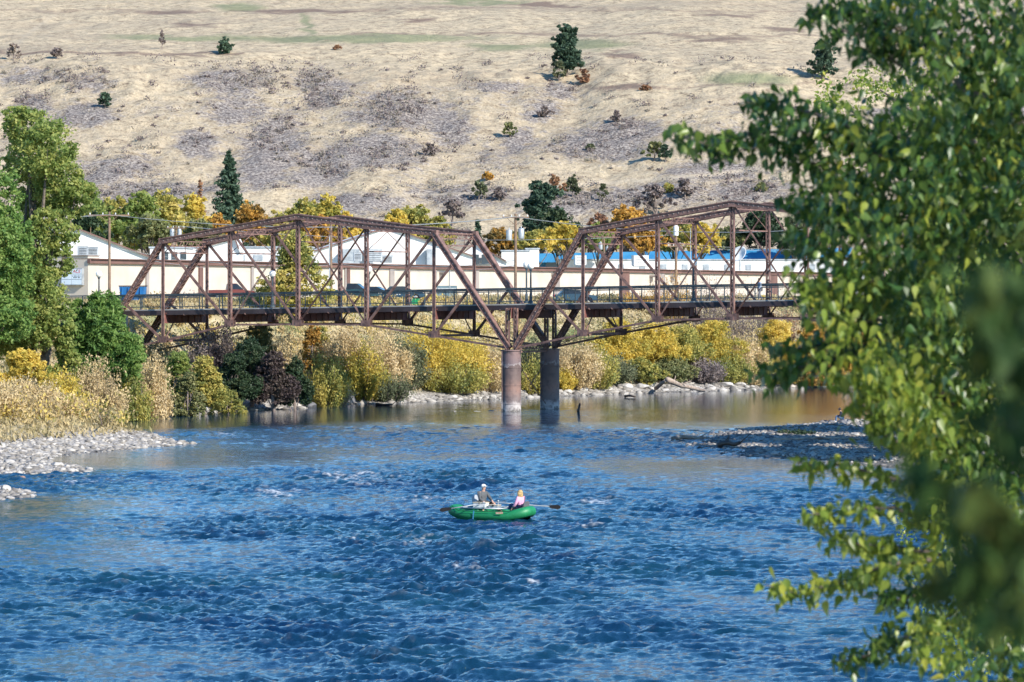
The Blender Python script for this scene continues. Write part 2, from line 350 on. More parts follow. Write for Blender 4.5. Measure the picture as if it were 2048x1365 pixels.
def river():
    tx = np.concatenate([np.linspace(-3, -.17, 40), np.linspace(-.165, .165, 470), np.linspace(.17, 3, 40)])
    yy = []; y = 40.0
    while y < 450: yy.append(y); y += (.13 + max(0, y - 120) * .0016) if y > 92 else 1.0
    yy = np.array(yy); T, Y = np.meshgrid(tx, yy); X = T * Y
    px, py = project(X, Y, 0 * X)
    num = 0; den = 0
    for cx, cy, a in ACT:
        # measured along the water, distances grow quickly towards the far shore
        w = 1 / ((((px - cx) / 260) ** 2 + ((np.log(np.maximum(py - 572, 30)) - math.log(cy - 572)) / .045) ** 2) + .25) ** 2
        num = num + a * w; den = den + w
    A = num / den
    wx = X + 1.2 * fbm(X / 6, Y / 6, 2); wy = Y + 1.2 * fbm(X / 6 + 40, Y / 6, 2)
    R = np.random.default_rng(11); h = 0
    for k in range(64):
        lam = .55 * 11 ** R.random(); th = math.radians(90 + R.normal(0, 44)); ph = R.random() * 6.28
        s = np.sin(2 * math.pi / lam * (wx * math.cos(th) + wy * math.sin(th)) + ph)
        h = h + .0098 * lam ** .82 * (1 - np.abs(s)) ** 1.5
    h = h - h.mean()
    patch = .45 + .9 * np.clip(fbm(X / 3.2 + 9, Y / 8, 3) + .4, 0, 1.2) + .6 * np.clip(fbm(X / 13 + 3, Y / 30, 3) + .1, 0, 1)
    Z = h * A * patch * 1.1 + .07 * A * fbm(X / 5, Y / 5, 3)
    Z = Z * (np.abs(T) < .2)
    fm = ell(px, py, FOAM, .9); cr = h * patch
    foam = np.clip((cr - .03 + .26 * (fbm(X * 4.5, Y * 2.2, 3)) + .10 * fbm(X / 4, Y / 8, 2) - .13 * (1 - fm)) * 10, 0, 1) * np.clip(A * 1.3, 0, 1) * (.06 + .94 * fm)
    V = np.stack([X, Y, Z], -1).reshape(-1, 3); ny, nx = X.shape; i = np.arange(nx * ny).reshape(ny, nx)
    Fc = np.stack([i[:-1, :-1], i[:-1, 1:], i[1:, 1:], i[1:, :-1]], -1).reshape(-1, 4)
    return mesh_np('river', V, Fc, 4, M['water'], None, True, {'foam': ('POINT', foam.ravel()), 'act': ('POINT', A.ravel())})
m, nt, b = mat('river_water'); M['water'] = m
f = attr(nt, 'foam'); act = attr(nt, 'act')
w1 = noise(nt, 3.0, 7, .72, mapscale=(1, .7, 1)); w2 = noise(nt, .10, 3)
body = ramp(nt, w2, [(.35, (.002, .018, .058)), (.65, (.005, .036, .062))])
foamn = noise(nt, 5, 4)
fm = mth(nt, 'MULTIPLY', f, ramp(nt, foamn, [(.35, (.3, .3, .3)), (.6, (1, 1, 1))]))
c = mix(nt, fm, body, (.75, .78, .80)); nt.links.new(c, b.inputs['Base Color'])
nt.links.new(mth(nt, 'ADD', .05, mth(nt, 'MULTIPLY', fm, .6)), b.inputs['Roughness']); b.inputs['IOR'].default_value = 1.333
bn = N(nt, 'ShaderNodeBump'); nt.links.new(mth(nt, 'ADD', .03, mth(nt, 'MULTIPLY', act, .55)), bn.inputs['Strength']); bn.inputs['Distance'].default_value = .16
nt.links.new(w1, bn.inputs['Height']); nt.links.new(bn.outputs[0], b.inputs['Normal'])
tag(river(), kind='structure')

# ---------------------------------------------------------------- the truss bridge
BA = math.radians(27); BU = Vector((math.cos(BA), -math.sin(BA), 0)); BN = Vector((math.sin(BA), math.cos(BA), 0)); BW = 7.2
B0 = Vector((0, 314.7, 0))
def onb(px, py, off=0.0):            # photo pixel -> point in the vertical plane of the near truss (moved back by off)
    r = Vector(ray(px, py)); o = Vector((0, 0, HCAM)); P = B0 + BN * off
    t = (P - o).dot(BN) / r.dot(BN); return o + r * t
bridge = empty('truss_bridge', B0, 0, 'rusty steel through truss bridge with two humped spans crossing the river on round piers', 'bridge')
def bpart(mb, name, mm, sub=None, smooth_=False, label=None):
    o = mb.build(name, mm, None, smooth_); o.parent = sub or bridge
    if not sub: o.matrix_parent_inverse = Matrix.Translation(-B0)
    else: o.matrix_parent_inverse = Matrix.Identity(4)
    if label: o['label'] = label
    return o
def laced(mb, a, b, w=.34, dep=.26, side=BN, pitch=.36):
    """two flanges tied together by zigzag lacing bars"""
    a = Vector(a); b = Vector(b); d = (b - a); L = d.length; d.normalize(); sd = (side - d * side.dot(d)).normalized(); pl = d.cross(sd)
    for s in (-1, 1): mb.beam(a + pl * (s * (w / 2 - .045)), b + pl * (s * (w / 2 - .045)), dep, .085, sd)
    n = max(2, int(L / pitch)); q = w / 2 - .05
    for f in (-1, 1):
        for i in range(n):
            s = 1 if (i + (f > 0)) % 2 else -1
            mb.beam(a + d * (L * i / n) + pl * (s * q) + sd * (f * dep * .46), a + d * (L * (i + 1) / n) - pl * (s * q) + sd * (f * dep * .46), .02, .065, sd)
def chordbox(mb, a, b, w=.42, dep=.46):
    a = Vector(a); b = Vector(b); d = (b - a); L = d.length; d.normalize(); pl = d.cross(BN)
    if pl.z < 0: pl = -pl
    for s in (-1, 1):
        mb.beam(a + BN * (s * w / 2), b + BN * (s * w / 2), .05, dep, BN)                       # side webs
        for t in (-1, 1): mb.beam(a + BN * (s * (w / 2 + .05)) + pl * (t * (dep / 2 - .03)), b + BN * (s * (w / 2 + .05)) + pl * (t * (dep / 2 - .03)), .09, .055, BN)
    mb.beam(a + pl * (dep / 2 + .015), b + pl * (dep / 2 + .015), w + .14, .03, BN)              # cover plate
    n = int(L / .42)
    for i in range(n):
        p = a + d * (L * (i + .5) / n)
        mb.beam(p - pl * (dep / 2) - BN * (w / 2), p - pl * (dep / 2) + BN * (w / 2) + d * .2, .06, .03, d)
        for s in (-1, 1): mb.box(p + BN * (s * (w / 2 + .035)) + pl * .02, (.07, .05, .07), -BA, 1)
NT = {'L': dict(top=[(326, 483), (460, 458), (596, 434), (733, 453), (868, 467)], bot=[(326, 682), (460, 650), (596, 649), (733, 650), (868, 672)], e0=(186, 712), e1=(1019, 697)),
      'R': dict(top=[(1166, 463), (1315, 435), (1465, 408), (1613, 424), (1764, 437)], bot=[(1166, 669), (1315, 641), (1465, 637), (1613, 638), (1768, 664)], e0=(1031, 697), e1=(1910, 690))}
DL = lambda px, dy=0: 619 - 17.5 * (px - 326) / 1139 + dy          # deck line in the near truss plane (photo rows)
def deckpt(px, off=0.0, dz=0.0):
    p = onb(px, DL(px)); return p + BN * off + Vector((0, 0, dz))
for key, T in NT.items():
    top = [onb(*p) for p in T['top']]; bot = [onb(*p) for p in T['bot']]; e0 = onb(*T['e0']); e1 = onb(*T['e1'])
    for off, nm in ((0, 'near'), (BW, 'far')):
        O = BN * off; Z = Vector((0, 0, 1))
        mb = MB()
        for a, b in zip(top[:-1], top[1:]): chordbox(mb, a + O, b + O)
        for p in top: mb.box(p + O, (.62, .5, .52), -BA)
        bpart(mb, 'top_chord', [M['rust'], M['rivet']])
        for a, b in ((e0, top[0]), (e1, top[-1])):
            mb = MB(); chordbox(mb, a + O, b + O, .40, .40); bpart(mb, 'end_post', [M['rust'], M['rivet']])
        mb = MB(); ch = [e0] + bot + [e1]
        for a, b in zip(ch[:-1], ch[1:]):
            for s in (-.13, .13): mb.beam(a + O + BN * s, b + O + BN * s, .05, .15, BN)
        for p in bot:
            mb.box(p + O, (.34, .46, .34), -BA)
            for s in (-.19, .19): mb.beam(p + O + BN * s - BU * .45 + Vector((0, 0, .12)), p + O + BN * s + BU * .45 + Vector((0, 0, .12)), .02, .5, BN)
        bpart(mb, 'bottom_chord', M['rust'])
        for i, (a, b) in enumerate(zip(top, bot)):
            mb = MB()
            if i in (0, 4):
                for s in (-.1, .1): mb.beam(a + O + BU * s, b + O + BU * s, .12, .07, BN)
                mb.beam(a + O, b + O, .04, .16, BN)
            else: laced(mb, a + O, b + O)
            bpart(mb, 'vertical_post', M['rust'])
        def rod(a, b, w, nm2='diagonal'):
            mb = MB()
            for s in (-.09, .09): mb.beam(a + O + BN * s, b + O + BN * s, .035, w, BN)
            if w > .12: mb.beam(a + O, b + O, .03, w * .55, BN)
            bpart(mb, nm2, M['rust'])
        rod(top[0], bot[1], .17); rod(top[1], bot[2], .15); rod(top[3], bot[2], .07); rod(top[2], bot[3], .07) ; rod(top[2], bot[1], .05); rod(top[3], bot[2], .07); rod(top[4], bot[3], .17)
        # sub-struts from the end posts to the first lower pins
        rod(e0.lerp(top[0], .46), bot[0], .17, 'sub_strut'); rod(e1.lerp(top[-1], .52), bot[-1], .17, 'sub_strut')
    # cross members between the two trusses
    ns = len(top)
    for i, p in enumerate(top):
        mb = MB(); q = p + BN * BW
        for dz in (0, -.42): mb.beam(p + Vector((0, 0, dz)), q + Vector((0, 0, dz)), .09, .08, BU)
        for k in range(14):
            a = p.lerp(q, k / 14); b = p.lerp(q, (k + 1) / 14); s = k % 2
            mb.beam(a + Vector((0, 0, -.42 * s)), b + Vector((0, 0, -.42 * (1 - s))), .03, .05, BU)
        bpart(mb, 'top_strut', M['rust'])
        mb = MB(); dz = Vector((0, 0, -1.0 if i in (0, 4) else -2.1)); a = p + dz; b = q + dz
        mb.beam(a, b, .07, .10, BU)
        if i in (0, 4):
            mb.beam(a + BN * .2, p + BN * 1.6 - Vector((0, 0, .2)), .06, .07, BU); mb.beam(b - BN * .2, q - BN * 1.6 - Vector((0, 0, .2)), .06, .07, BU)
            for k in range(1, 4): mb.beam(p.lerp(q, k / 4) - Vector((0, 0, .4)), a.lerp(b, k / 4), .04, .05, BU)
        else:
            mb.beam(a, p.lerp(q, .5) - Vector((0, 0, .45)), .04, .05, BU); mb.beam(b, p.lerp(q, .5) - Vector((0, 0, .45)), .04, .05, BU)
        bpart(mb, 'sway_brace', M['rust'])
    mb = MB()
    for a, b in zip(top[:-1], top[1:]):
        mb.beam(a, b + BN * BW, .035, .035, Vector((0, 0, 1))); mb.beam(a + BN * BW, b, .035, .035, Vector((0, 0, 1)))
    bpart(mb, 'top_lateral_rods', M['rust'])
    mb = MB(); ch = [e0] + bot + [e1]
    for a, b in zip(ch[:-1], ch[1:]):
        mb.beam(a, b + BN * BW, .04, .04, Vector((0, 0, 1))); mb.beam(a + BN * BW, b, .04, .04, Vector((0, 0, 1)))
    bpart(mb, 'bottom_lateral_rods', M['rust'])
    for i in (0, 4):
        mb = MB(); laced(mb, bot[i], bot[i] + BN * BW, .26, .2, Vector((0, 0, 1)), .25); bpart(mb, 'bottom_strut', M['rust'])
    # floor beams
    for i in range(5):
        px = T['bot'][i][0]; p = deckpt(px, 0, -.34); mb = MB(); hgt = .84
        mb.beam(p + BN * .16 - Vector((0, 0, hgt / 2)), p + BN * (BW - .16) - Vector((0, 0, hgt / 2)), .04, hgt, BU)
        for zz in (0, -hgt): mb.beam(p + BN * .12 + Vector((0, 0, zz)), p + BN * (BW - .12) + Vector((0, 0, zz)), .30, .05, BU)
        for k in range(1, 7): mb.beam(p + BN * (BW * k / 7) + BU * .05, p + BN * (BW * k / 7) + BU * .05 - Vector((0, 0, hgt)), .07, .05, BN)
        bpart(mb, 'floor_beam', M['rust_red'])
        for off in (0.25, BW - .25):
            if i not in (0, 4): continue
            mb = MB(); s = 1 if off < 1 else -1
            mb.beam(p + BN * (off + s * 1.4) - Vector((0, 0, hgt)), Vector((*(bot[i] + BN * off).xy, max(bot[i].z, p.z - hgt - 2))), .06, .10, BU)
            bpart(mb, 'knee_brace', M['rust'])

# beam over the pier
mb = MB(); pz = deckpt(1024, 0, -.34)
for du in (-.0,): 
    mb.beam(pz + BU * du - Vector((0, 0, .42)) + BN * -.2, pz + BU * du - Vector((0, 0, .42)) + BN * (BW + .2), .05, .84, BU)
    for zz in (0, -.84): mb.beam(pz + Vector((0, 0, zz)), pz + BN * BW + Vector((0, 0, zz)), .34, .05, BU)
bpart(mb, 'floor_beam', M['rust_red'])
# deck, stringers, railings
PXS = list(range(100, 1951, 50))
def strip(off, dz, w, h):
    mb = MB()
    for a, b in zip(PXS[:-1], PXS[1:]): mb.beam(deckpt(a, off, dz), deckpt(b, off, dz), w, h, BN)
    return mb
mb = strip(BW / 2, -.06, BW - .9, .12); bpart(mb, 'deck_slab', M['deckconc'])
for off in (.42, BW - .42): bpart(strip(off, -.30, .10, .40), 'edge_girder', paint('dark_girder', (.055, .04, .045), (.03, .022, .026), 1, .7))
for off in (2.2, 3.6, 5.0): bpart(strip(off, -.27, .12, .28), 'stringer', M['rust'])
LPX = deckpt(100); RPX = deckpt(1950); LEN = (RPX - LPX).length; nposts = int(LEN / 2.02)
def along(t, off, dz=0):
    p = LPX.lerp(RPX, t); return p + BN * off + Vector((0, 0, dz))
for off in (.52, BW - .52):
    s = -1 if off < 1 else 1
    rl = MB(); HR = 1.27
    for dz, w, h in ((HR, .09, .10), (HR - .24, .05, .05), (.22, .05, .05)): rl.beam(along(0, off, dz), along(1, off, dz), w, h, BN)
    rl.beam(along(0, off + .07, HR - .12), along(1, off + .07, HR - .12), .02, .05, BN)
    ro = bpart(rl, 'railing', M['rail'])
    for k in range(nposts):
        t = (k + .5) / nposts; mb = MB()
        mb.beam(along(t, off, HR), along(t, off, .02), .07, .07, BU)
        mb.beam(along(t + .25 / LEN, off, HR), along(t + .25 / LEN, off, .2), .02, .02, BU)
        o = mb.build('rail_post', M['rail']); o.parent = ro
    mb = MB()
    for k in range(nposts):
        t = (k + .5) / nposts
        mb.beam(along(t, off, .05), along(t, off + s * .02, -.2), .08, .07, BU)
        mb.beam(along(t, off, -.18), along(t + .3 / LEN, off + s * .16, -.52), .08, .06, BU)
        mb.beam(along(t + .3 / LEN, off + s * .16, -.54), along(t + .3 / LEN, off - s * 2.6, -.54), .12, .05, BU)
    bpart(mb, 'outrigger_brackets', M['rust'])
# piers: pairs of riveted steel cylinders
m, nt, b = mat('pier_steel'); M['pier'] = m
tc = N(nt, 'ShaderNodeTexCoord'); sx = N(nt, 'ShaderNodeSeparateXYZ'); nt.links.new(tc.outputs['Object'], sx.inputs[0])
zz = mth(nt, 'ADD', mth(nt, 'MULTIPLY', sx.outputs[2], .19), mth(nt, 'MULTIPLY', mth(nt, 'SUBTRACT', noise(nt, 1.6, 6, .7), .5), .26))
c = ramp(nt, zz, [(.0, (.13, .12, .11)), (.025, (.50, .47, .45)), (.10, (.42, .38, .37)), (.17, (.19, .15, .145)), (.34, (.25, .15, .12)), (.52, (.145, .10, .09)), (.72, (.13, .09, .085)), (.735, (.32, .28, .28)), (.76, (.17, .125, .13)), (.95, (.21, .135, .125))])
c = mix(nt, ramp(nt, noise(nt, 2.2, 5), [(.50, (0, 0, 0)), (.68, (.75, .75, .75))]), c, (.085, .06, .06))
nt.links.new(c, b.inputs['Base Color']); b.inputs['Roughness'].default_value = .6
def pier_pair(px, ztop, first=True):
    base = onb(px, 700); base.z = 0
    for off in (0.05, BW - .05):
        mb = MB(); c0 = base + BN * off
        prof = [(.80, -2.2)]
        for k, z in enumerate((0.6, 2.1, 3.55)):
            prof += [(.80, z), (.825, z + .01), (.825, z + .10), (.80, z + .11)]
        prof += [(.80, ztop - .1), (.88, ztop - .1), (.88, ztop), (0, ztop)]
        mb.lathe((c0.x, c0.y, 0), prof, 36); mb.beam(c0 - BU * .45 - BN * .80 + Vector((0, 0, -.5)), c0 - BU * .45 - BN * .80 + Vector((0, 0, ztop - .1)), .08, .05, BU)
        bpart(mb, 'pier_cylinder', M['pier'])
        for du in (-.33, .42):
            mb = MB(); laced(mb, Vector((*(c0 + BU * du).xy, ztop)), Vector((*(c0 + BU * du).xy, pz.z - (.0 if du < 0 else .0))), .34, .26); bpart(mb, 'pier_post', M['rust'])
    a = base + BN * .8 + Vector((0, 0, ztop)); c1 = base + BN * (BW - .8) + Vector((0, 0, ztop))
    mb = MB(); laced(mb, a + Vector((0, 0, .25)), c1 + Vector((0, 0, .25)), .5, .2, BU, .3); mb.beam(a - Vector((0, 0, .2)), c1 - Vector((0, 0, .2)), .2, .12, BU); bpart(mb, 'pier_strut', M['rust'])
    mb = MB(); z1 = Vector((0, 0, -4.6))
    mb.tube([a - Vector((0, 0, .9)), c1 + z1], .035, 6); mb.tube([c1 - Vector((0, 0, 1.1)), (a + z1).lerp(c1 - Vector((0, 0, 1.1)), .45)], .03, 6); bpart(mb, 'tie_rod', M['rust'])
pier_pair(1022, onb(1022, 700).z); pier_pair(1912, onb(1912, 694).z)
# abutment under the left end
p = onb(182, 712); mb = MB(); mb.box((p.x + BN.x * BW / 2, p.y + BN.y * BW / 2, p.z - 2.4), (2.2, BW + 2, 4.6), -BA); bpart(mb, 'abutment', M['deckconc'])
p = deckpt(150); mb = MB(); mb.box((p.x + BN.x * BW / 2, p.y + BN.y * BW / 2, p.z - 1.9), (1.6, BW, 3.2), -BA); bpart(mb, 'abutment', M['deckconc'])

# globe lamps standing on the deck
def lamp(px, ytop, off, label, zb=None):
    base = deckpt(px, 0); r = Vector(ray(px, DL(px))); P = B0 + BN * off; t = (P - Vector((0, 0, HCAM))).dot(BN) / r.dot(BN)
    b = Vector((0, 0, HCAM)) + r * t; b.z = deckpt(px).z
    ztop = at(px, ytop, b.y).z; h = ztop - b.z
    e = empty('globe_lamp', b, 0, label, 'street lamp', 'white globe lamps along the bridge deck')
    mb = MB(); mb.lathe((0, 0, 0), [(.22, 0), (.22, .12), (.13, .2), (.11, .75), (.075, .85), (.065, h - .72), (.12, h - .66), (.14, h - .58), (0, h - .58)], 10); mb.build('lamp_post', M['rail'], e)
    mb = MB(); mb.ball((0, 0, h - .3), .29, 16); mb.build('globe', M['globe'], e, True)
lamp(198, 542, 1.2, 'globe lamp on the left bridge approach in front of the beige wall'); lamp(545, 541, 6.2, 'globe lamp on the bridge partly behind the yellow green tree')
lamp(738, 532, 6.2, 'globe lamp on the bridge deck beside the parked pickup'); lamp(1053, 523, 6.3, 'left one of two globe lamps close together over the bridge pier')
lamp(1061.5, 525, 1.3, 'right one of two globe lamps close together over the bridge pier'); lamp(1387, 519, 1.2, 'globe lamp on the right span just left of the peak post')

# ---------------------------------------------------------------- town behind the river
def town_box(mb, c, d, rz=0, mi=0): mb.box(c, d, rz, mi)
# long beige warehouse
L0 = at(178, 521, 400); R0 = at(1700, 549, 600); wd = (R0 - L0); WLEN = Vector((wd.x, wd.y, 0)).length; wv = Vector((wd.x, wd.y, 0)).normalized(); wm = Vector((wv.y, -wv.x, 0)); wa = math.atan2(wv.y, wv.x)
ZG = 7.2
wh = empty('warehouse', (L0.x, L0.y, ZG), wa, 'long beige warehouse with brown eaves running behind the whole bridge', 'building')
hz0 = L0.z - ZG; hz1 = R0.z - ZG
def wp(mb, name, mm, parent=None, label=None):
    o = mb.build(name, mm, parent or wh); 
    if label: o['label'] = label
    return o
mb = MB(); mb.prism([(0, 0, 0), (WLEN, 0, 0), (WLEN, 0, hz1), (0, 0, hz0)], (0, 0, 0), (0, 14, 0)); wp(mb, 'wall', M['beige'])
mb = MB(); mb.prism([(-.35, -.35, hz0 - .32), (WLEN, -.35, hz1 - .32), (WLEN, -.35, hz1 + .10), (-.35, -.35, hz0 + .10)], (0, 0, 0), (0, .35 - .003, 0)); wp(mb, 'eave_trim', M['brown'])
mb = MB(); mb.prism([(-.2, -.6, hz0 + .10), (WLEN, -.6, hz1 + .10), (WLEN, -.6, hz1 + .2), (-.2, -.6, hz0 + .2)], (0, 0, 0), (0, 3, 0)); wp(mb, 'gutter', M['brown'])
def wallx(px):        # distance along the wall of a photo column
    a = (px - 1024) / F; return (L0.x - a * L0.y / 1.0) / (a * wv.y - wv.x)
for px, w, mm in ((293, .55, 'greytrim'), (400, .75, 'brown'), (503, .5, 'greytrim'), (690, .5, 'greytrim'), (694, .9, 'brown'), (782, 1.1, 'greytrim'), (868, .9, 'greytrim'), (951, 1.3, 'greytrim'), (1112, 1.6, 'greytrim'), (1250, 2.2, 'brown'), (1322, 1.8, 'greytrim'), (1545, 3, 'brown')):
    s = wallx(px); z = hz0 + (hz1 - hz0) * s / WLEN - .32
    mb = MB(); mb.box((s, -.10, z / 2), (w, .2, z)); wp(mb, 'pilaster', M[mm])
def onwall(px, py, out=0):
    s = wallx(px); p = L0 + wv * s; q = at(px, py, p.y); return s, q.z - ZG
s, z = onwall(892, 572); mb = MB(); mb.box((s, -.06, z / 2), (5.6, .12, z)); wp(mb, 'loading_door', paint('dark_door', (.10, .16, .19), None, .4, .5))
mb = MB(); mb.box((s, -.14, z - .45), (5.0, .06, .35)); wp(mb, 'door_window', M['metal'])
for px, py in ((880, 545), (1104, 549), (1300, 553), (1342, 553)):
    s, z = onwall(px, py); mb = MB(); mb.box((s, -.5, z), (.5, 1.0, .28)); mb.box((s, -.2, z - .45), (.35, .3, .7)); wp(mb, 'wall_light', M['greytrim'])
mb = MB(); s, z = onwall(898, 545); mb.tube([(s, -.12, 0), (s, -.12, z + 1.2)], .06, 6); wp(mb, 'conduit', M['metal'])
# raised end bay with the tenants' sign
mb = MB(); mb.box((.9, 5.5, (hz0 + .45) / 2), (2.2, 11.02, hz0 + .45)); 
wp(mb, 'end_bay', M['beige'])
mb = MB(); mb.box((.9, 5.5, hz0 + .50), (2.4, 11.2, .10)); wp(mb, 'coping', M['greytrim'])
sg = MB(); e_w = Vector((0, 1, 0))
# sign sits on the end wall (local x = -0.2), spans local y
ya = (178 - 171) / F * 400 / .90 + .1; yb = (178 - 128) / F * 400 / .90 + .1
zt = at(150, 538, 400).z - ZG; zb_ = at(150, 570, 400).z - ZG
sg.box((-.42, (ya + yb) / 2, (zt + zb_) / 2), (.40, yb - ya + .1, zt - zb_ + .1)); sgo = wp(sg, 'tenant_sign', M['metal'])
cw = (yb - ya) / 2; chh = (zt - zb_) / 3
for i in range(2):
    for j in range(3):
        q = MB(); q.box((-.635, ya + cw * (i + .5), zt - chh * (j + .5)), (.02, cw - .06, chh - .06)); q.build('sign_panel', paint('pale_sign_panel', (.66, .74, .80), (.60, .68, .76), 1, .4), sgo)
def text(body, size, loc, mm, parent, rot, align='CENTER'):
    cu = bpy.data.curves.new('t', 'FONT'); cu.body = body; cu.size = size; cu.extrude = .006; cu.align_x = align; cu.align_y = 'CENTER'; cu.shear = .2
    t = bpy.data.objects.new('t', cu); COL.objects.link(t); dg = bpy.context.evaluated_depsgraph_get(); me = bpy.data.meshes.new_from_object(t.evaluated_get(dg))
    bpy.data.objects.remove(t); me.materials.clear(); me.materials.append(mm); o = bpy.data.objects.new('lettering', me); COL.objects.link(o); o.parent = parent; o.location = loc; o.rotation_euler = rot; return o
REDM = paint('red_lettering', (.60, .05, .05), None, 1, .5); GRM = paint('grey_lettering', (.16, .18, .20), None, 1, .5); RED2 = paint('faded_red_lettering', (.66, .28, .28), None, 1, .5)
text('ACE', .50, (-.65, ya + cw * .5, zt - chh * .5), REDM, sgo, (math.pi / 2, 0, -math.pi / 2))
q = MB(); x = ya + cw + .25
while x < yb - .25: q.box((-.65, x, zt - chh * .45), (.012, .085, .17)); x += .118
q.build('lettering', RED2, sgo)
q = MB()
for j, (a, b2) in enumerate(((.07, .93), (.12, .86))):
    x = ya + cw * a
    while x < ya + cw * b2:
        w = .05 + .03 * random.random(); 
        if random.random() > .12: q.box((-.65, x, zt - chh * (1.36 + .28 * j)), (.012, w, .10))
        x += w + .03
q.build('lettering', GRM, sgo)

def gable(name, px0, px1, pyeave, pxa, pya, D, depth, label, yaw=0, roofm='white', overh=.4, group=None):
    """a building whose gable end faces the river"""
    a = at(px0, pyeave, D); b = at(px1, pyeave, D); c = at(pxa, pya, D); zg = 8.0
    e = empty(name, ((a.x + b.x) / 2, D, zg), yaw, label, 'building', group); ox = (a.x + b.x) / 2
    pl = [(a.x - ox, 0, 0), (b.x - ox, 0, 0), (b.x - ox, 0, b.z - zg), (c.x - ox, 0, c.z - zg), (a.x - ox, 0, a.z - zg)]
    mb = MB(); mb.prism(pl, (0, 0, 0), (0, depth, 0)); mb.build('wall', M['white'], e)
    mb = MB()
    for p, q in ((pl[4], pl[3]), (pl[3], pl[2])):
        p = Vector(p); q = Vector(q); d = (q - p).normalized(); s = -d if q is not None and p.z < q.z else d
        p2 = p - d * overh if p.z < q.z else p; q2 = q + d * overh if q.z < p.z else q
        n = Vector((-d.z, 0, d.x)); 
        mb.prism([p2 + n * .003, q2 + n * .003, q2 + n * .16, p2 + n * .16], (0, -overh, 0), (0, depth + .2, 0))
        for v in range(1): pass
    vs = mb.v; mb.v = [(x, y - overh, z) for x, y, z in vs]
    mb.build('roof', M[roofm], e)
    mb = MB()
    for p, q in ((pl[4], pl[3]), (pl[3], pl[2])): mb.beam(Vector(p) + Vector((0, -overh - .03, .1)), Vector(q) + Vector((0, -overh - .03, .1)), .05, .16, Vector((0, 1, 0)))
    mb.build('gable_trim', M['brown'], e)
    return e, ox, zg
def shed(name, px0, px1, pytop, D, depth, label, wall='white', zg=8.0, yaw=0, group=None, trim='metal', cat='building'):
    a = at(px0, pytop, D); b = at(px1, pytop, D); w = b.x - a.x; h = a.z - zg; cx = (a.x + b.x) / 2
    e = empty(name, (cx, D, zg), yaw, label, cat, group)
    mb = MB(); mb.box((0, depth / 2, h / 2), (w, depth, h)); mb.build('wall', M[wall], e)
    mb = MB(); mb.box((0, depth / 2, h + .10), (w + .3, depth + .3, .2)); mb.build('roof_edge', M[trim], e)
    return e, cx, h, w
e, ox, zg = gable('white_shed', -60, 300, 516, 128, 449, 455, 26, 'white gabled building behind the left end of the beige warehouse', yaw=.24, roofm='white')
e, ox, zg = gable('white_hall', 600, 945, 513, 775, 456, 560, 30, 'big white gabled hall behind the left truss span', yaw=.1)
for px, w in ((700, 2.4), (735, 1.2), (860, 1.2)):
    q = at(px, 500, 558); mb = MB(); mb.box((q.x - ox, -1.0, q.z - zg - 1.4), (w, 1.6, 3.0)); mb.build('lean_to', M['metal'], e)
e, ox, zg = gable('small_white_hall', 905, 1012, 524, 950, 489, 566, 20, 'small white gabled hall right of the big white hall')
for px in (880, 915, 945, 975):
    q = at(px, 520, 560); mb = MB(); mb.box((q.x - ox, -1.2, q.z - zg + .1), (1.8, 1.4, 1.4)); mb.build('window', M['glass'], e)
e, cx, h, w = shed('flat_roof_block', 300, 372, 497, 470, 10, 'white flat-roofed block with boxes on top, left of the white hall')
for k in range(4): mb = MB(); mb.box((-w / 2 + .8 + k * 1.1, -.04, h - .9), (.7, .08, .9)); mb.build('window', M['glass'], e)
e, cx, h, w = shed('long_white_shed', 352, 620, 496, 500, 10, 'long white flat-roofed shed seen through the left truss panels')
for k in range(7): mb = MB(); mb.box((-w / 2 + 1.5 + k * 2.3, -.04, h - 1.3), (1.2, .08, .7)); mb.build('window', M['metal'], e)
gable('garage_roof', 395, 478, 500, 470, 478, 480, 8, 'small white shed roof with one slope behind the left hip of the truss')
e, cx, h, w = shed('grey_white_house', 1003, 1058, 503, 600, 9, 'pale flat-roofed house left of the blue roof')
e, cx, h, w = shed('raised_white_box', 1052, 1078, 499, 606, 6, 'narrow white box-like roof tower between pale house and blue roof')
# low white building in front of the blue roof
e, cx, h, w = shed('low_white_store', 1120, 1760, 521, 615, 14, 'long low white store in front of the blue metal roof')
for k in range(14): mb = MB(); mb.box((-w / 2 + 3 + k * 3.4, -.04, h - 1.1), (.9, .08, .9)); mb.build('window', M['metal'], e)
# blue-roofed motel
ea = at(1060, 512, 650); eb = at(1700, 500, 630); e = empty('blue_roof_building', (ea.x, 650, 8.0), math.atan2(630 - 650, eb.x - ea.x), 'low building with a long bright blue metal roof behind the right truss', 'building')
Lb = math.hypot(eb.x - ea.x, 20); zt0 = ea.z - 8.0; zt1 = eb.z - 8
mb = MB(); mb.prism([(0, 0, 0), (Lb, 0, 0), (Lb, 0, zt1 - .9), (0, 0, zt0 - .9)], (0, 0, 0), (0, 9, 0)); mb.build('wall', paint('pale_blue_wall', (.34, .40, .46), None, .2, .8), e)
mb = MB(); mb.prism([(0, -1.2, zt0 - 1.2), (Lb, -1.2, zt1 - 1.2), (Lb, 1.6, zt1 + .25), (0, 1.6, zt0 + .25)], (0, 0, 0), (0, .12, .12))
for k in range(int(Lb / .9)):
    t = (k + .5) * .9 / Lb; z = zt0 + (zt1 - zt0) * t; mb.beam((t * Lb, -1.22, z - 1.17), (t * Lb, 1.58, z + .28), .06, .08, Vector((1, 0, 0)))
mb.build('metal_roof', M['blue'], e)
for k in range(12): t = (k + .5) / 12; z = zt0 + (zt1 - zt0) * t; mb = MB(); mb.box((t * Lb, -.05, z - 1.75), (1.4 if k % 3 else 1.0, .1, 1.0)); mb.build('window' if k % 3 else 'door', M['glass'] if k % 3 else M['blue'], e)
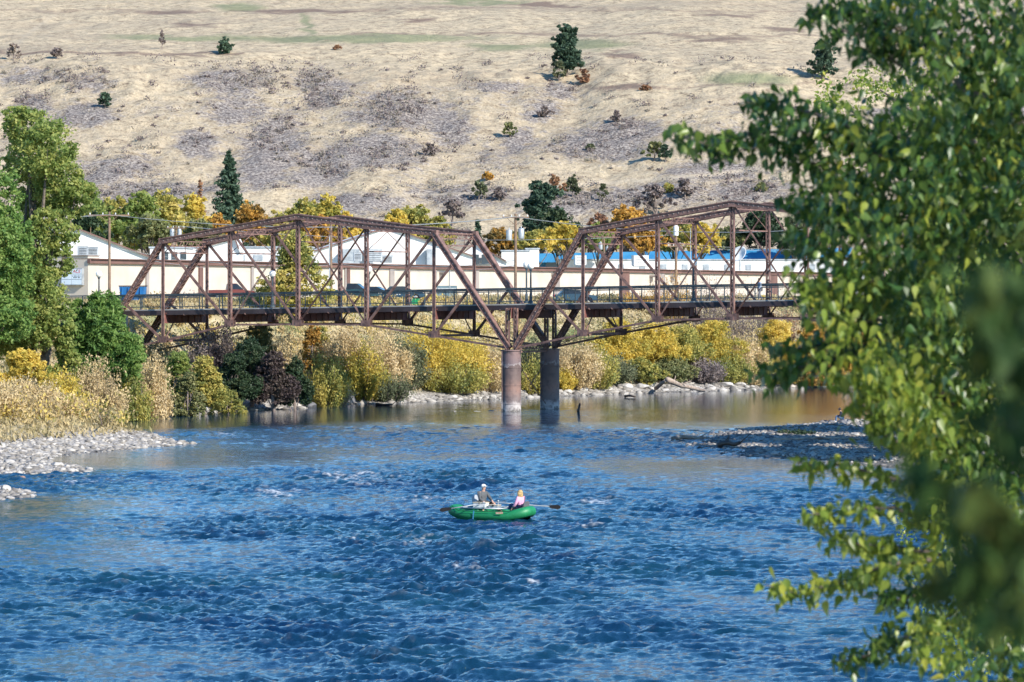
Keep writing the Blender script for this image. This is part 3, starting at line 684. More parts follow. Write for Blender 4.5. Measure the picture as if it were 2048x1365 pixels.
# rooftop and yard equipment, each a thing of its own
def roofbox(px, py0, py1, w, D, label, mm='metal', fan=True):
    a = at(px, py1, D); h = at(px, py0, D).z - a.z; e = empty('air_conditioner', a, .2, label, 'air conditioner', 'rooftop air conditioners')
    mb = MB(); mb.box((0, 0, h / 2), (w, w * .7, h)); mb.box((0, 0, h + .03), (w + .1, w * .7 + .1, .06)); mb.box((0, 0, -.06), (w - .2, w * .5, .12)); mb.build('housing', M[mm], e, bevel=.02)
    mb = MB()
    for k in range(5): mb.box((0, -w * .35 - .015, h * (.15 + .16 * k)), (w * .8, .03, .05))
    mb.build('grille', M['dark'], e)
roofbox(165, 494, 513, 1.0, 404, 'dark grey air conditioner, left one of two on the raised end bay'); roofbox(185, 495, 513, 1.1, 405, 'grey air conditioner beside the pole, right one of two on the end bay')
roofbox(748, 500, 522, 1.9, 480, 'large pale rooftop unit in front of the white hall gable'); roofbox(772, 512, 524, 1.6, 484, 'low pale rooftop unit right of the large one')
roofbox(715, 506, 523, 1.0, 474, 'small pale rooftop unit left of the large one'); roofbox(1280, 512, 532, 2.2, 560, 'pale rooftop hood in front of the blue roof', 'white'); roofbox(1160, 512, 530, 1.6, 545, 'pale rooftop unit near the left end of the blue roof', 'white')
q = at(1480, 522, 600); e = empty('satellite_dish', q, 0, 'large white curved dish tilted up beside the peak of the right truss', 'dish')
mb = MB(); prof = [(.0, 0), (.6, .04), (1.05, .2), (1.35, .42), (1.32, .48), (1.0, .26), (0, .08)]; mb.lathe((0, 0, 0), prof, 20); o = mb.build('dish', M['white'], e, True); o.rotation_euler = (math.radians(62), 0, math.radians(-38)); o.location = (0, 0, .9)
mb = MB(); mb.tube([(0, 0, -1.5), (0, 0, .9)], .12, 8); mb.build('mast', M['metal'], e)

# utility poles and wires
def upole(px, ytop, ybase, D, arms, label, r=.17, trafos=(), yaw=0.0, mm='wood', cap=False):
    b = at(px, ybase, D); t = at(px, ytop, D); h = t.z - b.z; b.z = min(b.z, gz(b.x, b.y) ); h = t.z - b.z
    e = empty('utility_pole', b, yaw, label, 'utility pole', 'utility poles behind the bridge')
    mb = MB(); mb.tube([(0, 0, 0), (0, 0, h)], [r, r * .75], 10); mb.build('pole', M[mm], e)
    for z, w in arms:
        mb = MB(); mb.box((0, -.2, h - z), (w, .12, .14)); a = mb.build('cross_arm', M['wood'], e)
        mb = MB()
        for k in range(4): mb.lathe((-w / 2 + .15 + k * (w - .3) / 3, -.2, h - z + .07), [(.05, 0), (.07, .06), (.04, .1), (.06, .16), (0, .2)], 6)
        mb.build('insulator', M['white'], a)
        mb = MB(); mb.beam((-.9, -.22, h - z), (0, -.2, h - z - .8), .04, .05); mb.beam((.9, -.22, h - z), (0, -.2, h - z - .8), .04, .05); mb.build('brace', M['wood'], e)
    for dx, z in trafos:
        mb = MB(); mb.lathe((dx, 0, h - z), [(0, 0), (.27, 0), (.29, .08), (.29, .95), (.24, 1.05), (0, 1.08)], 12); mb.lathe((dx, -.1, h - z + 1.05), [(.05, 0), (.05, .2), (0, .22)], 6); mb.build('transformer', M['metal'], e, True)
    if cap: mb = MB(); mb.lathe((0, 0, h - .1), [(.3, 0), (.3, 1.2), (0, 1.3)], 10); mb.build('transformer', M['white'], e, True)
    return e, Vector((b.x, b.y, b.z + h))
P = {}
P[0] = upole(219, 424, 600, 372, [(.35, 4.0)], 'brown pole with a wide cross arm left of the truss', .15)[1]
P[1] = upole(352, 452, 505, 505, [(.3, 2.4)], 'short pole with two grey transformers behind the left hip of the truss', .14, ((-.5, 1.4), (.45, 1.4)), mm='wood')[1]
P[2] = upole(1031, 428, 604, 372, [(.35, 2.6)], 'tall pale pole with two transformers between the two truss spans', .17, ((-.62, 2.6), (.55, 2.45)))[1]
P[3] = upole(662, 447, 605, 386, [], 'bare pole standing under the left truss beside a thin metal pipe', .17)[1]
P[4] = upole(1242, 470, 600, 440, [], 'bare brown pole behind the left hip of the right span', .22)[1]
P[5] = upole(1352, 470, 600, 470, [(1.4, 2.2)], 'pole with a white drum at its top under the right truss', .2, cap=True)[1]
P[6] = upole(1208, 478, 530, 560, [], 'short pole with pale transformers left of the right hip', .15, ((-.5, 1.6), (.5, 2.2)))[1]
P[7] = upole(1381, 457, 540, 600, [], 'thin light metal pole rising over the blue roof', .07, mm='metal')[1]
P[8] = upole(659, 470, 605, 384, [], 'thin metal pipe beside the bare pole', .07, mm='metal')[1]
P[9] = upole(181, 437, 500, 560, [], 'thin dark post above the left white gable', .1)[1]
def wires(a, b, offs, sag, label, r=.014):
    d = b - a; n = Vector((-d.y, d.x, 0)).normalized(); mb = MB()
    for o_ in offs:
        pts = [a.lerp(b, t) + Vector((0, 0, -sag * 4 * t * (1 - t))) + n * o_[0] + Vector((0, 0, o_[1])) for t in np.linspace(0, 1, 14)]
        mb.tube([tuple(p) for p in pts], r, 4)
    o = mb.build('power_lines', M['wire']); tag(o, label, 'cables', 'overhead cables')
lp = at(-400, 395, 372); rp = at(1760, 440, 372)
wires(P[0], P[2], [(-1.8, -.3), (-.6, -.3), (.8, -.3), (1.8, -.3)], 1.1, 'power lines sagging above the left truss span'); wires(lp, P[0], [(-1.8, -.3), (.8, -.3), (1.8, -.3)], .8, 'power lines reaching the left cross arm from the cottonwood')
wires(P[2], rp, [(-1.2, -.3), (-.4, -.3), (.5, -.3), (1.2, -.3)], 1.2, 'power lines running right from the pole between the spans')
wires(P[0] + Vector((0, 0, -3.4)), P[3] + Vector((0, 0, -4.2)), [(0, 0), (0, -.6)], .7, 'two low cables in front of the white roofs'); wires(P[3] + Vector((0, 0, -3.4)), P[2] + Vector((0, 0, -4.5)), [(0, 0), (0, -.5)], .8, 'low cable over the right part of the left span', .02)
wires(P[1], P[5], [(-.8, 0), (.8, 0)], 1.2, 'far power lines behind both truss spans'); wires(P[5], at(1800, 470, 480), [(-.8, -1.0), (.8, -1.2)], .8, 'power lines behind the right truss', .014)

# vehicles and yard things between bridge and warehouse
def wheel(e, x, y, r=.34):
    mb = MB(); mb.tube([(x, y - .11, r), (x, y + .11, r)], r, 16); w = mb.build('wheel', M['dark'], e)
    mb = MB(); s = -1 if y < 0 else 1; mb.tube([(x, y + s * .115, r), (x, y + s * .125, r)], r * .58, 12); mb.build('rim', M['metal'], w)
def car(name, px, D, yaw, colour, label, cat='car', kind='pickup', L=4.9):
    p = at(px, 600, D); g = gz(p.x, D); e = empty(name, (p.x, D, g), yaw, label, cat, 'vehicles parked behind the bridge')
    cm = paint('car_paint_' + name, colour, tuple(c * .8 for c in colour), .3, .3)
    h = L / 2; w = .88
    if kind == 'pickup': prof = [(-h, .55), (-h, 1.05), (-.35 * L, 1.08), (-.03 * L, 1.08), (.05 * L, 1.12), (.24 * L, 1.08), (h - .1, .98), (h, .8), (h, .45), (-h, .45)]; cab = [(-.1 * L, 1.08), (-.07 * L, 1.72), (.11 * L, 1.72), (.25 * L, 1.08)]
    else: prof = [(-h, .5), (-h + .05, .95), (-.30 * L, 1.0), (.22 * L, .98), (h - .12, .85), (h, .6), (h - .05, .35), (-h, .35)]; cab = [(-.40 * L, .96), (-.28 * L, 1.45), (.05 * L, 1.45), (.26 * L, .96)]
    mb = MB(); mb.prism([(x, -w, z) for x, z in prof], (0, 0, 0), (0, 2 * w, 0)); mb.build('body', cm, e, bevel=.05)
    mb = MB(); mb.prism([(x, -w + .12, z - .02) for x, z in cab], (0, 0, 0), (0, 2 * w - .24, 0)); c = mb.build('cab', cm, e, bevel=.05)
    mb = MB(); ci = [((x - .0) * .93 + .01 * L, z - .07 if z > 1.3 else z + .06) for x, z in cab]
    mb.prism([(x, -w + .105, z) for x, z in ci], (0, 0, 0), (0, 2 * w - .21, 0)); mb.build('window', M['glass'], c)
    for x in (-.31 * L, .31 * L):
        for y in (-w + .06, w - .06): wheel(e, x, y)
    for y in (-.6, .6): mb = MB(); mb.box((h - .02, y, .72), (.06, .3, .16)); mb.build('headlight', M['white'], e)
    for y in (-.7, .7): mb = MB(); mb.box((-h + .01, y, .8), (.06, .15, .3)); mb.build('taillight', REDM, e)
    return e
car('pickup_truck', 705, 372, -.15, (.04, .10, .12), 'dark teal pickup truck parked behind the bridge railing', 'pickup truck', L=5.4)
car('parked_car', 752, 374, -.2, (.03, .07, .11), 'dark blue car whose sloping nose shows right of the tall lamp post', 'car', 'car', 4.5)
car('red_pickup', 462, 372, .2, (.17, .05, .045), 'dull red pickup behind the left span railing', 'pickup truck', L=4.6)
car('parked_car', 1150, 392, .1, (.25, .30, .33), 'grey car behind the railing right of the pier', 'car', 'car', 4.4)
car('parked_car', 805, 376, .0, (.20, .17, .20), 'mauve grey car between the blue car and the green bin', 'car', 'car', 4.3)
def binn(px, D, w, h, mm, label):
    p = at(px, 600, D); g = gz(p.x, D); e = empty('dumpster', (p.x, D, g), -.1, label, 'dumpster')
    mb = MB(); mb.prism([(-w / 2, -.7, h), (w / 2, -.7, h), (w / 2 - .12, -.55, .15), (-w / 2 + .12, -.55, .15)], (0, 0, 0), (0, 1.3, 0)); mb.build('body', mm, e)
    mb = MB()
    for k in range(4): mb.box((-w / 2 + .3 + k * (w - .6) / 3, -.72, h * .6), (.10, .08, h * .7))
    mb.build('ribs', mm, e)
    mb = MB(); mb.box((0, 0, h + .05), (w + .1, 1.5, .08)); mb.build('lid', M['dark'], e)
binn(266, 352, 2.3, 1.5, M['blu2'], 'bright blue dumpster behind the foot of the left end post'); binn(828, 372, 1.0, .75, paint('green_bin', (.02, .30, .13), None, 1, .5), 'small green bin behind the railing near a yellow post')
def bollard(px, py, D, label):
    p = at(px, py, D); g = gz(p.x, D); e = empty('bollard', (p.x, D, g), 0, label, 'bollard', 'yellow bollards by the loading door')
    mb = MB(); mb.lathe((0, 0, 0), [(.17, 0), (.17, p.z - g), (.1, p.z - g + .1), (0, p.z - g + .12)], 12); mb.build('post', paint('yellow_bollard', (.75, .48, .06), None, 2, .5), e)
    mb = MB(); mb.lathe((0, 0, .0), [(.2, 0), (.2, .08), (0, .09)], 12); mb.build('base', M['dark'], e)
bollard(820, 592, 380, 'yellow bollard left of the dark loading door'); bollard(846, 594, 381, 'yellow bollard right of the dark loading door')

# ---------------------------------------------------------------- vegetation
def leaf_cloud(C, size, rg, tint, up=.35, elong=1.0, axis_=None):
    """diamond leaf cards at centres C (N,3); tint (N,)"""
    n = len(C); nr = rg.normal(size=(n, 3)); nr[:, 2] += up; nr /= np.linalg.norm(nr, axis=1)[:, None]
    t = rg.normal(size=(n, 3)) if axis_ is None else axis_ + .35 * rg.normal(size=(n, 3))
    t -= nr * (t * nr).sum(1)[:, None]; t /= np.linalg.norm(t, axis=1)[:, None]; bt = np.cross(nr, t)
    s = size * rg.uniform(.6, 1.35, n)[:, None]
    V = np.stack([C - t * s * elong, C + bt * s * .62, C + t * s * elong, C - bt * s * .62], 1).reshape(-1, 3)
    return V, np.arange(4 * n).reshape(-1, 4), tint
LM = {
 'cotton': leafmat('cottonwood_leaves', [(.09, .15, .045), (.20, .28, .075), (.33, .39, .11), (.46, .46, .14)], .5),
 'feather': leafmat('bright_green_leaves', [(.08, .17, .05), (.17, .29, .07), (.30, .39, .11)], .45),
 'yellow': leafmat('yellow_leaves', [(.32, .32, .08), (.60, .48, .10), (.76, .58, .12), (.80, .63, .20)], .45),
 'yelgreen': leafmat('yellow_green_leaves', [(.14, .18, .06), (.30, .31, .09), (.54, .46, .12), (.60, .48, .16)], .4),
 'tan': leafmat('dry_willow_leaves', [(.34, .27, .17), (.54, .42, .23), (.66, .52, .28), (.70, .57, .36)], .35),
 'orange': leafmat('orange_leaves', [(.16, .13, .05), (.42, .24, .06), (.58, .32, .06), (.66, .42, .10)], .3),
 'conifer': leafmat('needles', [(.022, .05, .035), (.045, .085, .055), (.075, .12, .07)], .1, .7),
 'olive': leafmat('olive_leaves', [(.09, .11, .05), (.18, .20, .08), (.32, .30, .13)], .3),
 'dark': leafmat('dark_leaves', [(.02, .042, .022), (.035, .065, .03), (.07, .09, .04)], .2),  # darkened for the thicket's shade; dark town trees share it
 'purple': leafmat('purple_brown_leaves', [(.045, .035, .04), (.08, .058, .055), (.14, .11, .08)], .2),  # brown lowered to stand for shade in the thicket
 'grey': leafmat('grey_brush', [(.14, .115, .12), (.22, .18, .17), (.32, .26, .20)], .15, .8),
 'red': leafmat('rusty_brush', [(.16, .08, .06), (.30, .16, .09), (.42, .26, .14)], .2, .8),
 'sage': leafmat('sage_green', [(.07, .09, .05), (.13, .15, .08), (.24, .23, .13)], .2, .8)}
def crown_pts(lobes, nleaf, rg, spread=.29, shell=.62):
    vol = np.array([l[3] * l[4] * l[5] for l in lobes]) ** .7; vol /= vol.sum(); out = []; tt = []
    for l, w in zip(lobes, vol):
        k = max(6, int(nleaf * w / 34)); d = rg.normal(size=(k, 3)); d /= np.linalg.norm(d, axis=1)[:, None]
        r = shell + (1.04 - shell) * rg.random(k) ** .6; cc = d * r[:, None]; R = np.array(l[3:6]); c = np.array(l[:3])
        cr = spread * min(R) * rg.uniform(.45, 1.1, k); m_ = int(nleaf * w / k) + 1
        p = np.repeat(c + cc * R, m_, 0) + rg.normal(size=(k * m_, 3)) * np.repeat(cr, m_)[:, None] * np.array([.62, .62, .45])
        out.append(p); tt.append(np.repeat(rg.random(k), m_) * .62 + rg.random(k * m_) * .38)
    return np.concatenate(out), np.concatenate(tt)
def limbs(base, targets, r0, rg, h0=.35):
    mb = MB(); base = Vector(base); top = Vector((0, 0, 0)) 
    for t in targets: top += Vector(t)
    top /= len(targets); bend = Vector((rg.normal() * .04, rg.normal() * .04, 0)) * (top - base).length
    mb.tube([base, base.lerp(top, .35) + bend, base.lerp(top, .75) - bend * .5, top], [r0, r0 * .8, r0 * .5, r0 * .2], 9)
    for t in targets:
        t = Vector(t); s = base.lerp(top, rg.uniform(h0, .8)); q = s.lerp(t, .5) + Vector((rg.normal(), rg.normal(), abs(rg.normal()))) * .08 * (t - s).length
        mb.tube([s, q, t], [r0 * .42, r0 * .26, r0 * .08], 6)
    return mb
_seed = [100]
def tree(px, ytop, wpx, D, pal, label, name='tree', cat='tree', n=3500, leaf=.22, nl=7, group=None, ybot=None, tall=None, shape='round', trunk=None, up=.35, elong=1.15, base=None, zsink=.1, tl=0.0):
    """px/ytop: photo column of the middle and row of the top; wpx: crown width in photo pixels"""
    _seed[0] += 1; rg = np.random.default_rng(_seed[0])
    p = at(px, 600, D) ; x, y = p.x, D
    g = gz(x, y) - zsink if base is None else base; zt = at(px, ytop, D).z; h = zt - g; w = wpx / F * D / 2
    e = empty(name, (x, y, g), 0, label, cat, group)
    lob = []; cb = h * (.12 if shape in ('bush', 'fan') else .30)
    if ybot is not None: cb = max(.0, at(px, ybot, D).z - g)
    ch = h - cb
    if shape == 'conifer':
        C = []; T = []; lv = int(14 + h * 1.3)
        for i in range(lv):
            f = i / (lv - 1); z = h * (.06 + .92 * f); r = w * (1 - f) ** .8 * rg.uniform(.75, 1.12) + .12
            nb = max(4, int(9 * (1 - f) + 4))
            for k in range(nb):
                a = rg.random() * 6.28; rr = r * rg.uniform(.6, 1.08); m_ = max(5, int(n / lv / nb)); t = rg.random(m_) ** .6
                C.append(np.stack([np.cos(a) * rr * t, np.sin(a) * rr * t, z - .22 * rr * t + 0 * t], 1) + rg.normal(size=(m_, 3)) * .12 * (rr + .4) * np.array([1, 1, .5])); T.append(rg.random() * .5 + .5 * rg.random(m_))
        C = np.concatenate(C); T = np.concatenate(T)
        V, Fc, T = leaf_cloud(C, leaf, rg, T, .3, 1.3)
        mb = MB(); mb.tube([(0, 0, 0), (0, 0, h * .5), (0, 0, h * .97)], [w * .10 + .08, w * .07 + .05, .03], 8); mb.build('trunk', M['bark'], e)
    elif shape == 'pine':
        for i in range(nl):
            f = (i + .5) / nl; a = rg.random() * 6.28; r = w * (.95 - .6 * f ** 2) * rg.uniform(.15, .6)
            lob.append((np.cos(a) * r * .8, np.sin(a) * r * .8, cb + ch * (.08 + .84 * f), w * rg.uniform(.45, .7) * (1.15 - .5 * f), w * .55 * (1.15 - .5 * f), ch / nl * rg.uniform(.9, 1.5)))
        C, T = crown_pts(lob, n, rg, .4, .3); V, Fc, T = leaf_cloud(C, leaf, rg, T, .4, 1.2)
        limbs((0, 0, 0), [l[:3] for l in lob], w * .09 + .08, rg, .2).build('trunk', M['bark'], e)
    elif shape == 'fan':
        C = []; T = []; A = []; st = MB(); k = int(50 + 14 * w)
        for i in range(k):
            a = rg.random() * 6.28; rr = w * math.sqrt(rg.random()); f = rr / w; L = h * (1.05 - .5 * f ** 2) * rg.uniform(.5, 1.08)
            b0 = np.array([np.cos(a) * rr * .45, np.sin(a) * rr * .45, 0]); tip = np.array([np.cos(a) * rr, np.sin(a) * rr, L]); m_ = int(n / k)
            t = rg.random(m_) ** .75 * .96 + .04; c = b0 + (tip - b0) * t[:, None] + rg.normal(size=(m_, 3)) * (.08 + .07 * w * t[:, None])
            c[:, 2] = np.maximum(c[:, 2], .05); C.append(c); T.append(rg.random() * .68 + .25 * rg.random(m_)); d = (tip - b0) / np.linalg.norm(tip - b0); A.append(np.repeat(d[None], m_, 0))
            if i % 2 == 0: st.tube([tuple(b0), tuple(b0 + (tip - b0) * .5 + rg.normal(size=3) * .1), tuple(b0 + (tip - b0) * .92)], [.045, .03, .012], 4, cap=False)
        st.build('stems', M['twig'], e); V, Fc, T = leaf_cloud(np.concatenate(C), leaf, rg, np.concatenate(T), .2, 1.25, np.concatenate(A))
    else:
        for i in range(nl):
            f = rg.random(); 
            if i < 2: f = .85 - .1 * i
            zz = cb + ch * (.16 + .70 * f); wr = w * (1 - .5 * max(0, f - .35) ** 1.2 * 1.4) * (.8 if f < .15 else 1); a = rg.random() * 6.28; r = wr * rg.uniform(.15, .55) * (0.15 if f > .8 else 1)
            q = wr * (rg.uniform(.42, .66) if nl < 11 else rg.uniform(.26, .5)) if i else wr * .5
            lob.append((np.cos(a) * r, np.sin(a) * r, zz, q, q, min(q * rg.uniform(.75, 1.1), ch * .34)))
        lob.append((0, 0, h - ch * .16, w * .42, w * .42, ch * .17)); lob.append((w * .55, 0, cb + ch * .4, w * .45, w * .45, ch * .22)); lob.append((-w * .55, 0, cb + ch * .36, w * .45, w * .45, ch * .22))
        C, T = crown_pts(lob, n, rg); C[:, 2] = np.maximum(C[:, 2], .05); V, Fc, T = leaf_cloud(C, leaf, rg, T, up, elong)
        tr = trunk or (w * .05 + .06)
        limbs((0, 0, -.3), [l[:3] for l in lob], tr, rg, .12 if shape == 'bush' else .3).build('trunk' if shape != 'bush' else 'stems', M['bark'] if shape != 'bush' else M['twig'], e)
    mid = V.reshape(-1, 4, 3)[:, 0]; T = T * .8 + .1 + .42 * fbm((mid[:, 0] + px) / (w * .8 + .3), (mid[:, 2] + mid[:, 1] * .7) / (w * .8 + .3), 2)
    mesh_np('crown' if shape not in ('bush', 'fan') else 'foliage', V, Fc, 4, LM[pal], e, False, {'tint': ('FACE', np.clip(T + tl, 0, 1))})
    return e
def big_tree(x, y, g, lobes, pal, label, n, leaf, name='cottonwood_tree', trunk=.45, group=None, tl=0.0):
    _seed[0] += 1; rg = np.random.default_rng(_seed[0]); e = empty(name, (x, y, g), 0, label, 'tree', group)
    L = [(l[0] - x, l[1] - y, l[2] - g, *l[3:]) for l in lobes]
    C, T = crown_pts(L, n, rg, .24, .62); V, Fc, T = leaf_cloud(C, leaf, rg, T, .3, 1.1)
    mesh_np('crown', V, Fc, 4, LM[pal], e, False, {'tint': ('FACE', np.clip(T + tl, 0, 1))})
    limbs((0, 0, -.3), [l[:3] for l in L], trunk, rg, .25).build('trunk', M['bark'], e); return e
def LB(px, py, rx, ry, D, dy=0):     # a crown lobe given by photo position and radii in photo pixels
    p = at(px, py, D + dy); k = (D + dy) / F; return (p.x, p.y, p.z, rx * k, (rx + ry) / 2 * k, ry * k)
# left bank, near side of the bridge
D = 288; g = gz(at(60, 700, D).x, D)
big_tree(at(60, 700, D).x, D, g, [LB(55, 255, 45, 38, D), LB(95, 300, 55, 55, D, -2), LB(60, 320, 50, 55, D, 2), LB(120, 370, 50, 48, D), LB(150, 395, 44, 36, D, -1), LB(90, 400, 55, 45, D, 3), LB(110, 455, 50, 38, D, -2), LB(60, 490, 50, 50, D, 2), LB(100, 520, 45, 40, D, -2),
    LB(40, 560, 60, 60, D), LB(85, 590, 42, 50, D, -3), LB(20, 650, 60, 60, D), LB(75, 650, 45, 45, D, -2), LB(-40, 480, 70, 90, D, 3), LB(-60, 620, 80, 90, D), LB(160, 385, 30, 22, D), LB(35, 235, 30, 25, D), LB(120, 640, 30, 40, D, -2)], 'cotton', 'tall green cottonwood on the left bank reaching above the truss', 80000, .13, trunk=.5, tl=.12)
big_tree(at(-30, 700, 281).x, 281, gz(at(-30, 700, 281).x, 281), [LB(10, 400, 38, 60, 281), LB(0, 500, 55, 60, 281, -2), LB(25, 560, 45, 55, 281), LB(-40, 350, 40, 50, 281), LB(-60, 450, 60, 80, 281), LB(15, 640, 55, 45, 281, -2), LB(-50, 600, 80, 80, 281), LB(45, 480, 28, 40, 281)], 'feather', 'pale green cottonwood cut by the left edge of the picture', 34000, .13, trunk=.4, tl=.1)
tree(158, 600, 90, 292, 'feather', 'feathery green young tree standing left of the bright green one', 'young_tree', n=14000, leaf=.11, nl=8, ybot=790, elong=1.9, up=.1)
tree(205, 588, 165, 291, 'feather', 'feathery bright green young tree in front of the left end post', 'young_tree', n=26000, leaf=.11, nl=9, ybot=790, elong=1.9, up=.1)
tree(245, 655, 70, 294, 'feather', 'lower feathery green bush right of the bright green young tree', 'shrub', 'shrub', 10000, .11, 6, shape='bush', elong=1.8)
tree(130, 655, 90, 286, 'cotton', 'mixed green and yellow shrub under the tall left cottonwood', 'shrub', 'shrub', 12000, .12, 6, shape='bush', tl=.2)
BG = 'autumn shrubs on the river banks'
def sh(px, yt, w, D, pal, label, n=5000, shape='fan', leaf=.15, name='shrub', **k): n = int(n * 3.0); leaf *= .56; w *= 1.3; return tree(px, yt, w, D, pal, label, name, 'shrub', n, leaf, 11, BG, shape=shape, **k)
sh(45, 700, 120, 276, 'yellow', 'bright yellow shrub below the left cottonwood at the picture edge', 8000, 'bush')
sh(185, 725, 115, 284, 'tan', 'tan and orange willow with grey stems between the yellow and green shrubs', 9000, tl=.05); sh(120, 745, 80, 279, 'yellow', 'small golden shrub left of the tan and orange willow', 4000)
sh(40, 765, 130, 252, 'tan', 'largest straw coloured willow clump behind the left gravel bar', 14000, leaf=.13); sh(110, 795, 110, 254, 'tan', 'straw coloured willow at the right end of the left clump', 10000, leaf=.13, tl=.15); sh(-30, 770, 120, 246, 'tan', 'straw coloured willow cut by the left picture edge', 7000)
sh(80, 862, 46, 249, 'yellow', 'low yellow shrub at the foot of the straw coloured willows', 2600, leaf=.11); sh(128, 868, 44, 251, 'yellow', 'small golden tuft beside the low yellow shrub on the gravel', 2000, leaf=.11, tl=.2)
sh(300, 715, 72, 297, 'tan', 'pale tan shrub right of the feathery green tree', 7000, tl=.1); sh(265, 745, 70, 293, 'yelgreen', 'yellowish green shrub beneath the pale tan one', 4000)
sh(355, 704, 80, 308, 'cotton', 'leafy green shrub below the left end of the bridge', 6000, 'bush'); sh(408, 715, 74, 306, 'yelgreen', 'rounded olive yellow shrub mound with vine cover', 8000, 'bush'); sh(375, 745, 60, 303, 'olive', 'low olive shrub in front of the green shrub', 3000, 'bush')
sh(455, 775, 60, 308, 'yelgreen', 'low golden green plants at the waterline left of the dark thicket', 3000, 'bush', leaf=.11)
sh(205, 800, 70, 283, 'cotton', 'low green bush at the waterline under the tan willow', 3000, 'bush', leaf=.12)
sh(470, 705, 80, 314, 'dark', 'dark green shrub at the left end of the thicket coloured dark for shade', 7000, 'bush'); sh(500, 680, 110, 317, 'dark', 'dark green thicket shrub coloured for the shade under the bridge', 8000, 'bush'); sh(545, 705, 80, 315, 'purple', 'dark purple brown shrub in the middle of the thicket coloured dark for shade', 7000, 'bush'); sh(588, 715, 60, 316.5, 'dark', 'dark green shrub at the right end of the thicket coloured dark for shade', 5000, 'bush'); sh(455, 665, 70, 322, 'purple', 'brown leafless shrub behind the dark thicket', 4000, 'fan')  # shade on this thicket is put into its leaf colours
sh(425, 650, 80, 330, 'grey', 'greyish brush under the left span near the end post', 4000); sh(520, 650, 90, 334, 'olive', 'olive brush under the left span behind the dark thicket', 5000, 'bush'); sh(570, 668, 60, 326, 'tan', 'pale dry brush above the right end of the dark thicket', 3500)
sh(652, 700, 70, 326, 'yelgreen', 'yellow green shrub right of the dark thicket', 4500); sh(700, 652, 110, 338, 'tan', 'tall tan willow with bare stems under the left span', 9000); sh(760, 660, 100, 342, 'tan', 'tan willow under the middle of the left span', 8000, tl=.2); sh(725, 690, 90, 336, 'yellow', 'golden brown willow in front of the tall tan willow', 6000, tl=-.2); sh(810, 665, 80, 345, 'sage', 'grey green brush between tan willow and yellow shrub', 5000)
sh(668, 745, 60, 328, 'tan', 'low dry brush near the slanted dark rock', 2500, leaf=.12); sh(775, 745, 90, 337, 'sage', 'low sage coloured brush above the pale shore stones', 3500, leaf=.12)
sh(862, 652, 120, 349, 'yellow', 'bright yellow willow left of the pier, tallest of its group', 12000); sh(925, 668, 110, 351, 'yellow', 'bright yellow willow right beside the tallest one left of the pier', 9000, tl=-.1); sh(975, 690, 80, 352, 'tan', 'tan gold brush just left of the near pier', 5000); sh(905, 720, 120, 348, 'yelgreen', 'low yellow green brush below the yellow willows', 5000)
sh(640, 655, 60, 340, 'yelgreen', 'yellow green sapling under the bridge deck below the tall tree', 3500, 'bush')
sh(1060, 660, 60, 358, 'sage', 'sage brush seen between the two pier cylinders', 3000); sh(1075, 712, 70, 356, 'yelgreen', 'yellow green brush between the two pier cylinders', 3000); sh(1150, 680, 90, 363, 'tan', 'tan gold willow right of the far pier', 7000, tl=.1); sh(1195, 700, 80, 365, 'yelgreen', 'tan green brush right of the gold willow', 4000); sh(1128, 735, 44, 361, 'yellow', 'small yellow shrub beside the far pier', 2500)
sh(1235, 640, 110, 374, 'yellow', 'yellow tree crown under the right span, left one', 9000, 'bush', tl=-.05); sh(1310, 648, 110, 377, 'yellow', 'yellow tree crown under the right span, second from left', 9000, 'bush'); sh(1365, 650, 100, 380, 'yelgreen', 'green and yellow shrub under the middle of the right span', 7000, 'bush'); sh(1425, 640, 110, 384, 'yellow', 'yellow tree crown under the peak of the right span', 9000, 'bush', tl=-.1); sh(1490, 660, 90, 386, 'tan', 'pale golden brush right of the yellow crowns', 6000, tl=.2)
sh(1215, 712, 90, 369, 'sage', 'grey green brush above the pale boulders', 4500); sh(1280, 722, 100, 372, 'yelgreen', 'yellow green brush left of the fallen log', 5000, 'bush'); sh(1345, 715, 90, 376, 'olive', 'olive brush with dark hollows above the log', 5000, 'bush'); sh(1400, 715, 80, 379, 'grey', 'bare dark brush directly above the fallen log', 3500); sh(1450, 705, 80, 382, 'yelgreen', 'pale green brush right of the fallen log', 4500)
sh(1550, 640, 120, 390, 'yellow', 'orange yellow tree left of the foreground leaves', 9000, 'bush', tl=.1); sh(1630, 650, 120, 396, 'orange', 'orange tree partly behind the foreground leaves', 8000, 'bush', tl=.3); sh(1530, 715, 110, 386, 'yelgreen', 'pale yellow brush by the water near the foreground leaves', 5000); sh(1620, 720, 120, 391, 'orange', 'low orange brush by the water behind the leaves', 5000)
sh(1720, 655, 130, 402, 'orange', 'orange tree mostly hidden by the foreground leaves', 6000, 'bush'); sh(1820, 660, 130, 405, 'yellow', 'yellow tree hidden behind the foreground leaves', 5000, 'bush')
sh(1592, 868, 60, 262, 'dark', 'small dark green shrub on the right gravel bar', 1500, leaf=.10); sh(1508, 745, 50, 384, 'tan', 'low dry tuft at the far shore', 1200)
